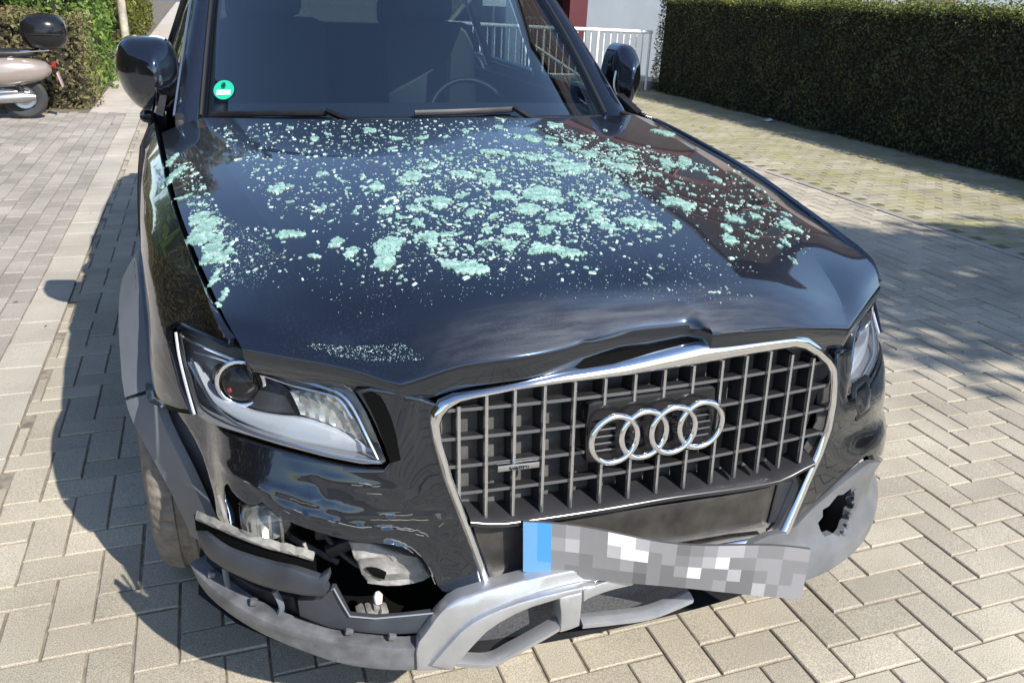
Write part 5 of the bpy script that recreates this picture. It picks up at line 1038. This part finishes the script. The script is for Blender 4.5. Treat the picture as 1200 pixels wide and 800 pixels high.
# the tree whose shade falls on the right of the yard
tree('leafy tree behind the hedge shading the right of the yard', 6.9, -3.9, 6.2, 2.0, leaf_tree, 12000, (-.75,-.1), 4, 34, .62)
# trees along the lane on the left and beyond the building
for k, (x, y, h, c_) in enumerate(((-9.5, 15, 8, 2.6), (-4.3, 17.5, 9, 2.9), (-13, 8, 8, 2.8))):
    tree(['tall tree beyond the sunlit shrub on the left', 'tall tree far along the foot path', 'tall tree left of the lane'][k], x, y, h, c_, leaf_bright if k != 1 else leaf_brown, 7000, (0,0), 20+k, 30, .35, leaf=.13)
bush('tall_hedge', 'tall rough hedge along the far left side of the paved lane', -11.5, -9.3, -3, 17, 6.2, leaf_brown, 210, .085, .5, core=True)
# ================================================================== BUILDING AND RAILING
wallm = mat('render_shade_grey', (.20,.225,.25), .9, noise_amt=.06, noise_scale=2, bump=.2, bump_scale=80)  # the wall's shade is put into this darker grey-blue base colour
brickm = mat('dark_brick', (.030,.024,.025), .85, noise_amt=.3, noise_scale=6)
bandm = mat('pale_band', (.26,.20,.18), .85, noise_amt=.1, noise_scale=3); doorm = mat('oxblood_paint', (.075,.014,.018), .5); glassd = mat('window_glass', (.02,.024,.03), .08, spec=.8)
roofm = mat('roof_tile', (.06,.05,.05), .8, noise_amt=.3, noise_scale=5)
bd_ = empty('house', (8.5, 14, 0), 0, 'house with a grey wall and an oxblood doorway beyond the white railing', 'building')
BO = Vector((8.5, 14, 0))
def bpart(name, c, s, m, parent=bd_, bevel=0):
    bm = bmesh.new(); box_bm(bm, Vector(c)-BO if parent is bd_ else Vector(c)-BO, s, None, bevel); return link(name, from_bm(name, bm), m, parent)
X0, X1, YF, YB, H1, HT = 4.05, 22.6, 13.5, 22, 3.9, 11.2
GAP0, GAP1 = 4.35, 5.60
bpart('wall', ((GAP1+X1)/2, YF+.15, 1.25), (X1-GAP1, .3, 2.5), wallm)
bpart('wall', ((X0+GAP0)/2, YF+.15, 1.25), (GAP0-X0, .3, 2.5), wallm)
bpart('pale_band', ((X0+X1)/2, YF+.12, 2.95), (X1-X0, .34, .90), bandm)
bpart('side_wall', (X0+.15, (YF+YB)/2+.2, H1/2), (.3, YB-YF-.4, H1), brickm)
bpart('side_wall', (X1-.15, (YF+YB)/2+.2, H1/2), (.3, YB-YF-.4, H1), brickm)
bpart('back_wall', ((X0+X1)/2, YB, H1/2), (X1-X0, .3, H1), brickm)
XM = (X0+X1)/2
V = [Vector(p)-BO for p in ((X0,YF-.05,3.4),(X1,YF-.05,3.4),(X1,YF-.05,H1),(XM,YF-.05,HT),(X0,YF-.05,H1))]; V += [v+Vector((0,.3,0)) for v in V]
link('gable', mesh('gable', V, [(0,1,2,3,4),(9,8,7,6,5)]+[(k,5+k,5+(k+1) % 5,(k+1) % 5) for k in range(5)], False), brickm, bd_)
for k in range(8):
    z = 4.3+.55*k; hw = (X1-X0)/2*(HT-z-.3)/(HT-H1)
    if k % 2 == 0: bpart('gable_board', (XM, YF-.09, z), (2*hw, .06, .16), doorm)
bpart('porch_side', (GAP1-.21, YF+.10, 1.6), (.34, .36, 3.2), doorm)
bpart('porch_back', ((GAP0+GAP1)/2, YF+1.4, 1.7), (GAP1-GAP0+.4, .12, 3.4), mat('porch_dark', (.035,.028,.028), .8))
dr = bpart('door', (4.75, YF+1.31, 1.15), (.95, .06, 2.2), doorm, bevel=.01); bpart('handle', (5.12, YF+1.26, 1.1), (.04, .05, .18), chrome_d, dr)
gr = bpart('window_grille', (5.02, YF+1.27, 1.02), (.46, .03, .05), white)
for k in range(6): bpart('bar', (4.82+.08*k, YF+1.27, .84), (.022, .022, .34), white, gr)
bpart('ceiling', ((GAP0+GAP1)/2, YF+.8, 3.3), (GAP1-GAP0, 1.2, .1), wallm)
for k, (x, z) in enumerate([(9.6,4.7),(11.6,4.7),(13.6,4.7),(15.6,4.7),(12.4,6.9),(14.2,6.9),(8.6,1.6),(11.0,1.6),(13.4,1.6)]):
    w = bpart('window', (x, YF-.10, z), (1.05, .10, 1.35), doorm, bevel=.01)
    bpart('pane', (x, YF-.145, z), (.90, .02, 1.2), glassd, w); bpart('sill', (x, YF-.17, z-.72), (1.2, .18, .05), bandm, w)
for sx in (-1, 1):
    xe = X0-.5 if sx < 0 else X1+.5; ze = H1-.5*(HT-H1)/(XM-X0)
    V = [Vector(p)-BO for p in ((xe,YF-.6,ze),(XM,YF-.6,HT),(XM,YB+.4,HT),(xe,YB+.4,ze))]; V += [v+Vector((0,0,.16)) for v in V]
    link('roof', mesh('roof', V, [(3,2,1,0),(4,5,6,7)]+[(k,(k+1) % 4,4+(k+1) % 4,4+k) for k in range(4)], False), roofm, bd_)
# white railing of the entrance ramp
ra = empty('ramp_railing', (4.9, 12, 0), 0, 'white tubular metal railing in front of the doorway', 'railing')
RO = Vector((4.9, 12, 0))
def rpart(name, path, r, parent=ra, m=white): return tube(name, [Vector(p)-RO for p in path], r, m, parent, sides=8)
rpart('top_rail', [(2.6,12,.985),(4.2,12,.955),(4.9,12,.95),(6.15,12,.935)], .028)
rpart('bottom_rail', [(4.28,12.02,.24),(6.15,12.02,.22)], .018); rpart('bottom_rail', [(2.6,12.02,.30),(4.20,12.02,.26)], .018)
for x in (2.62, 4.19, 5.15, 6.12): rpart('post', [(x,12,.0),(x,12,.95)], .022)
for k in range(12): rpart('baluster', [(2.76+.12*k,12.02,.28),(2.76+.12*k,12.02,.955)], .011)
for k in range(15): rpart('baluster', [(4.31+.12*k,12.02,.23),(4.31+.12*k,12.02,.93)], .011)
hr = empty('stair_handrail', (4.2, 11.5, 0), 0, 'white sloping handrail beside the ramp railing', 'railing')
tube('rail', [Vector((-.52,0,.80)), Vector((.35,0,.32)), Vector((.62,0,.17))], .02, white, hr, sides=8)
for x, z in ((-.50,.79),(.60,.18)): tube('post', [(x,0,0),(x,0,z)], .018, white, hr, sides=8)
lnd = empty('entrance_ramp', (4.6, 12.6, 0), 0, 'low concrete ramp slab behind the white railing', 'ramp')
bm = bmesh.new(); box_bm(bm, (.0, .0, .06), (4.2, 1.0, .14), None, .01); link('slab', from_bm('slab', bm), kerb_m, lnd)
sg_ = empty('notice_board', (3.75, 13.3, 0), 0, 'blue and white notice board on a post by the doorway', 'sign')
tube('post', [(0,0,0),(0,0,2.1)], .025, chrome_d, sg_, sides=8)
box('board', (0, -.04, 1.52), (.42, .02, .60), white, sg_, None, .004); box('blue_field', (0, -.052, 1.66), (.40, .008, .26), mat('sign_blue', (.02,.20,.60), .4), sg_)
# pale posts on the left
for k, (x, y, h, r, lab) in enumerate([(-2.93, 11.85, 2.6, .055, 'white square post behind the brown hedge'), (-4.45, 12.0, 2.6, .09, 'broad white post at the left edge of the photo')]):
    e = empty('fence_post', (x, y, 0), 0, lab, 'post'); box('shaft', (0,0,h/2), (r*2, r*2, h), white, e, None, .006); box('cap', (0,0,h+.02), (r*2.4, r*2.4, .04), white, e, None, .006)
e = empty('lamp_post', (-2.34, 16.5, 0), 0, 'thin pale wooden pole beside the foot path', 'pole'); tube('shaft', [(0,0,-.05),(0,0,2.5),(0,0,5)], [.075,.07,.06], mat('grey_wood', (.34,.31,.25), .8, noise_amt=.3, noise_scale=9), e, sides=10); tube('collar', [(0,0,1.2),(0,0,1.3)], .082, chrome_d, e, sides=10)
# ================================================================== SCOOTER
scm = mat('scooter_taupe', (.31,.262,.232), .28, .35, coat=.8)
SCO = empty('motor_scooter', (-2.84, 9.02, 0), math.radians(4), 'taupe motor scooter with a rounded black top case, rear end towards the car', 'scooter')
def blob(name, rows, m, parent=SCO, n=20, p=.8):
    rings = []
    for x, z, hw, hh in rows: rings.append([Vector((x, math.copysign(abs(math.cos(a))**p, math.cos(a))*hw, z+math.copysign(abs(math.sin(a))**p, math.sin(a))*hh)) for a in [2*math.pi*k/n for k in range(n)]])
    V, Fs = rings_geo(rings, cap=True); return link(name, mesh(name, V, Fs, True, sharp=60), m, parent)
def tyre(x):
    w = lathe('wheel', [(.115,-.035),(.135,-.045),(.19,-.05),(.218,-.03),(.222,0),(.218,.03),(.19,.05),(.135,.045),(.115,.035)], 36, 'y', (x,0,.222), mat('scooter_tyre', (.03,.03,.032), .7), SCO)
    lathe('rim', [(.145,-.046),(.138,-.03),(.11,-.02),(.06,-.015),(.03,-.03),(.03,.03),(.06,.015),(.11,.02),(.138,.03),(.145,.046)], 30, 'y', (x,0,.222), alloy, w)
    return w
tyre(0); tyre(-1.22)
blob('rear_body', [(.30,.50,.03,.03),(.25,.50,.10,.08),(.13,.49,.165,.125),(-.05,.485,.20,.155),(-.25,.475,.205,.155),(-.42,.45,.17,.13),(-.52,.42,.10,.09)], scm)
blob('saddle', [(.20,.66,.05,.02),(.15,.665,.10,.035),(-.05,.66,.135,.05),(-.3,.655,.13,.05),(-.5,.65,.10,.04),(-.56,.64,.05,.02)], pl_black)
tc_ = blob('top_case', [(.50,.875,.05,.05),(.485,.875,.14,.11),(.42,.875,.20,.165),(.30,.875,.215,.185),(.17,.875,.20,.165),(.09,.875,.13,.11),(.07,.875,.05,.05)], pl_gloss, p=.75)
blob('case_rim', [(.508,.855,.06,.012),(.43,.855,.21,.014),(.30,.855,.224,.015),(.16,.855,.21,.014),(.065,.855,.06,.012)], pl_black, tc_)
tubes('rack', [[(.30,s*.10,.70),(.05,s*.10,.68),(-.08,s*.12,.62)] for s in (-1,1)]+[[(.30,-.10,.70),(.30,.10,.70)]], .012, chrome, SCO)
blob('tail_lamp', [(.31,.545,.05,.03),(.33,.545,.055,.04),(.345,.54,.04,.03)], redm)
box('plate_holder', (.365,0,.40), (.012,.20,.15), mat('plate_mauve', (.36,.26,.27), .6), SCO, Matrix.Rotation(-.25, 4, 'Y'), .003)
blob('engine', [(.06,.235,.05,.05),(-.02,.24,.06,.075),(-.18,.25,.075,.085),(-.36,.25,.06,.07),(-.46,.26,.04,.05)], alloy)
ex = tube('silencer', [(.12,-.12,.235),(.0,-.13,.235),(-.28,-.12,.22)], [.03,.058,.05], alloy, SCO, sides=12)
tube('damper', [(.02,-.085,.22),(-.06,-.09,.45)], .022, pl_black, SCO, sides=8)
blob('mudguard', [(.26,.40,.05,.02),(.20,.45,.07,.03),(.06,.475,.08,.03),(-.1,.46,.08,.03)], pl_black)
blob('floorboard', [(-.42,.27,.14,.04),(-.6,.25,.16,.035),(-.85,.26,.16,.035),(-.98,.30,.13,.05)], scm)
blob('leg_shield', [(-.93,.34,.10,.08),(-.99,.50,.20,.12),(-1.03,.68,.21,.14),(-1.05,.82,.13,.06)], scm)
tube('steering_column', [(-1.04,0,.84),(-1.13,0,.5),(-1.22,0,.222)], .03, chrome_d, SCO, sides=8)
blob('front_mudguard', [(-.98,.36,.04,.02),(-1.10,.44,.075,.03),(-1.22,.46,.08,.03),(-1.36,.42,.07,.03),(-1.42,.34,.04,.02)], scm)
hb = tube('handlebar', cr([(-.96,-.33,.99),(-1.0,-.2,.98),(-1.02,0,.93),(-1.0,.2,.98),(-.96,.33,.99)], 4), .018, pl_black, SCO, sides=8)
blob('headlight', [(-1.13,.93,.05,.04),(-1.10,.93,.085,.07),(-1.0,.93,.09,.07),(-.96,.93,.05,.04)], scm)
tube('stand', [(-.25,-.10,.2),(-.28,-.16,.01)], .012, pl_black, SCO, sides=6)
# ================================================================== GLASS ON THE BONNET
dgr = bpy.context.evaluated_depsgraph_get()
hm = HOOD.data; MW = Matrix.Translation((-.2868,0,0)) @ Matrix.Rotation(.011884, 4, 'Z')
bv = BVHTree.FromPolygons([MW @ v.co for v in hm.vertices], [tuple(p.vertices) for p in hm.polygons])
def hood_at(x, y):
    r = bv.ray_cast(Vector((x, y, 2)), Vector((0,0,-1))); return (r[0], r[1] if r[1].z > 0 else -r[1]) if r[0] else (None, None)
rg = random.Random(11)
def sheet_mesh(a, b, rnd, cell=.0075, th=.0026, flat=.5):
    """a scrap of crazed tempered glass: ragged outline filled with small fractured cells that still hang together"""
    ph = rnd.uniform(0, 6.28); nv = rnd.choice((6,7,8,9)); cor = [rnd.choice((rnd.uniform(.35,.75), rnd.uniform(.8,1.5))) for _ in range(nv)]
    def R(an):
        t = ((an+ph)/6.28318 % 1)*nv; i_ = int(t) % nv; f_ = t-int(t); return cor[i_]*(1-f_)+cor[(i_+1) % nv]*f_
    V = []; Fs = []; c = max(cell, .22*min(a, b)*0+cell); nx = int(a*1.5/c)+1; ny = int(b*1.5/c)+1; got = 0
    for i in range(-nx, nx+1):
        for j in range(-ny, ny+1):
            x = (i+.5*(j % 2)+rnd.uniform(-.25,.25))*c; y = (j+rnd.uniform(-.25,.25))*c*.9
            if math.hypot(x/a, y/b) > R(math.atan2(y/b, x/a)) and (i, j) != (0, 0): continue
            n = rnd.choice((4, 5, 5, 6)); r = c*rnd.uniform(.60,.80); p0 = rnd.uniform(0, 6.28); h = th*rnd.uniform(.94,1.06); tx, ty = rnd.uniform(-.07,.07)*flat, rnd.uniform(-.07,.07)*flat; o = len(V)
            pts = [(x+r*rnd.uniform(.8,1.2)*math.cos(p0+6.283*k/n), y+r*rnd.uniform(.8,1.2)*math.sin(p0+6.283*k/n)) for k in range(n)]
            V += [(px, py, 0) for px, py in pts]+[(x+(px-x)*.88, y+(py-y)*.88, h+(px-x)*tx+(py-y)*ty) for px, py in pts]
            Fs += [tuple(range(o+n, o+2*n))]+[(o+k, o+(k+1) % n, o+n+(k+1) % n, o+n+k) for k in range(n)]
    return mesh('glass_fragment', V, Fs, False)
def place_flake(me, p, nrm, yaw, label, sc=1, tilt=0):
    o = bpy.data.objects.new('glass_fragment', me); COL.objects.link(o); q = nrm.to_track_quat('Z', 'Y'); t = nrm.to_track_quat('Z', 'Y').to_matrix() @ Vector((1,0,0)); off = math.atan2(t.y, t.x)
    o.matrix_world = Matrix.Translation(p+nrm*.0004) @ q.to_matrix().to_4x4() @ Matrix.Rotation(yaw-off, 4, 'Z') @ Matrix.Rotation(tilt, 4, 'X') @ Matrix.Scale(sc, 4)
    tag(o, label, 'glass fragment', 'broken glass fragments on the bonnet'); return o
for (x, y, a, b, yaw, lab) in GL['big']:
    p, nr = hood_at(x, y)
    if p is None: continue
    me = sheet_mesh(a, b, rg); me.materials.append(flake_m); place_flake(me, p, nr, yaw, lab)
PROTO = []
for k in range(18):
    a = rg.choice((.008,.011,.014,.018,.022)); me = sheet_mesh(a, a*rg.uniform(.4,.9), rg, cell=rg.choice((.006,.0075))); me.materials.append(flake_m); PROTO.append(me)
def inpoly(u, v, P):
    c = False
    for (x1, y1), (x2, y2) in zip(P, P[1:]+P[:1]):
        if (y1 > v) != (y2 > v) and u < (x2-x1)*(v-y1)/(y2-y1)+x1: c = not c
    return c
def scatter(n, regs):
    out = []; tot = sum(r[1] for r in regs)
    for P, w_ in regs:
        xs = [q[0] for q in P]; ys = [q[1] for q in P]; want = int(n*w_/tot); got = tries = 0
        while got < want and tries < want*40:
            tries += 1; x, y = rg.uniform(min(xs), max(xs)), rg.uniform(min(ys), max(ys))
            if inpoly(x, y, P) and rg.random() < 1/(1+max(0, y-.2))**.6:
                p, nr = hood_at(x, y)
                if p is not None: out.append((p, nr)); got += 1
    return out
for p, nr in scatter(250, GL['mid']):
    lx, ly = p.x+.287, p.y; zone = ('front' if ly < .45 else 'middle' if ly < .85 else 'rear')+' '+('left' if lx < -.25 else 'centre' if lx < .25 else 'right')
    place_flake(rg.choice(PROTO), p, nr, rg.uniform(0, 6.28), 'small pale green glass fragment among the crumbs on the '+zone+' of the bonnet', rg.choice((.5,.6,.7,.85,1,1.1)), rg.uniform(-.12,.12))
# crumbs: small cut cubes of glass, thousands of them
def crumbs(name, pts, smin, smax, label):
    n = len(pts); base = np.array([(-1,-1,0),(1,-1,0),(1,1,0),(-1,1,0),(-.8,-.85,1),(.85,-.7,1),(.75,.85,1),(-.85,.75,1)]); FQ = np.array([(4,5,6,7),(0,1,5,4),(1,2,6,5),(2,3,7,6),(3,0,4,7)])
    AV = np.zeros((n, 8, 3)); AF = np.zeros((n, 5, 4), dtype=int)
    for i, (p, nr) in enumerate(pts):
        s = smin+(smax-smin)*rg.random()**2.8; q = nr.to_track_quat('Z', 'Y').to_matrix() @ Matrix.Rotation(rg.uniform(0, 6.28), 3, 'Z')
        B_ = base*np.array((s*rg.uniform(.7,2.0), s*rg.uniform(.5,1.1), s*.62))*(1+np.array([[rg.uniform(-.25,.25) for _ in range(3)] for _ in range(8)])*.6)
        AV[i] = B_ @ np.array(q).T+np.array(p); AF[i] = FQ+8*i
    quads(name, AV.reshape(-1,3), AF.reshape(-1,4), crumb_m, None, kind='stuff', label=label, cat='glass crumbs')
crumbs('glass_crumbs', scatter(6200, GL['crumb']), .0008, .0042, 'fine glass crumbs sprinkled all over the black bonnet')
crumbs('glass_dust', scatter(1500, GL['dust']), .0004, .0010, 'powdery glass dust in a line along the front fold of the bonnet')
# scraps lying on the ground
e = empty('paper_scrap', (6.05, 8.35, .0), .4, 'white paper scrap lying in the shade at the foot of the dark hedge', 'litter')
V = [(-.10,-.05,.012),(.02,-.06,.03),(.12,-.03,.010),(.11,.05,.035),(-.01,.06,.016),(-.11,.04,.03)]; link('sheet', mesh('sheet', V, [(0,1,4,5),(1,2,3,4)], False), mat('paper', (.62,.62,.64), .8), e)
P = np.c_[RNG.uniform(-2.2,5.9,150), RNG.uniform(-.3,9,150), np.full(150,.008)]; k_ = RNG.random(150) < np.where((P[:,0] > 3.9) | (P[:,0] < -1.7), 1, .15); k_ &= ~((np.abs(P[:,0]+.29) < 1.0) & (P[:,1] > -.1)); P = P[k_]
leaf_cloud('leaf_litter', P, np.tile((0,0,1.0), (len(P),1)), .014, leaf_brown, None, spread=.35, label='dry leaf scraps scattered over the paving', cat='leaf litter')
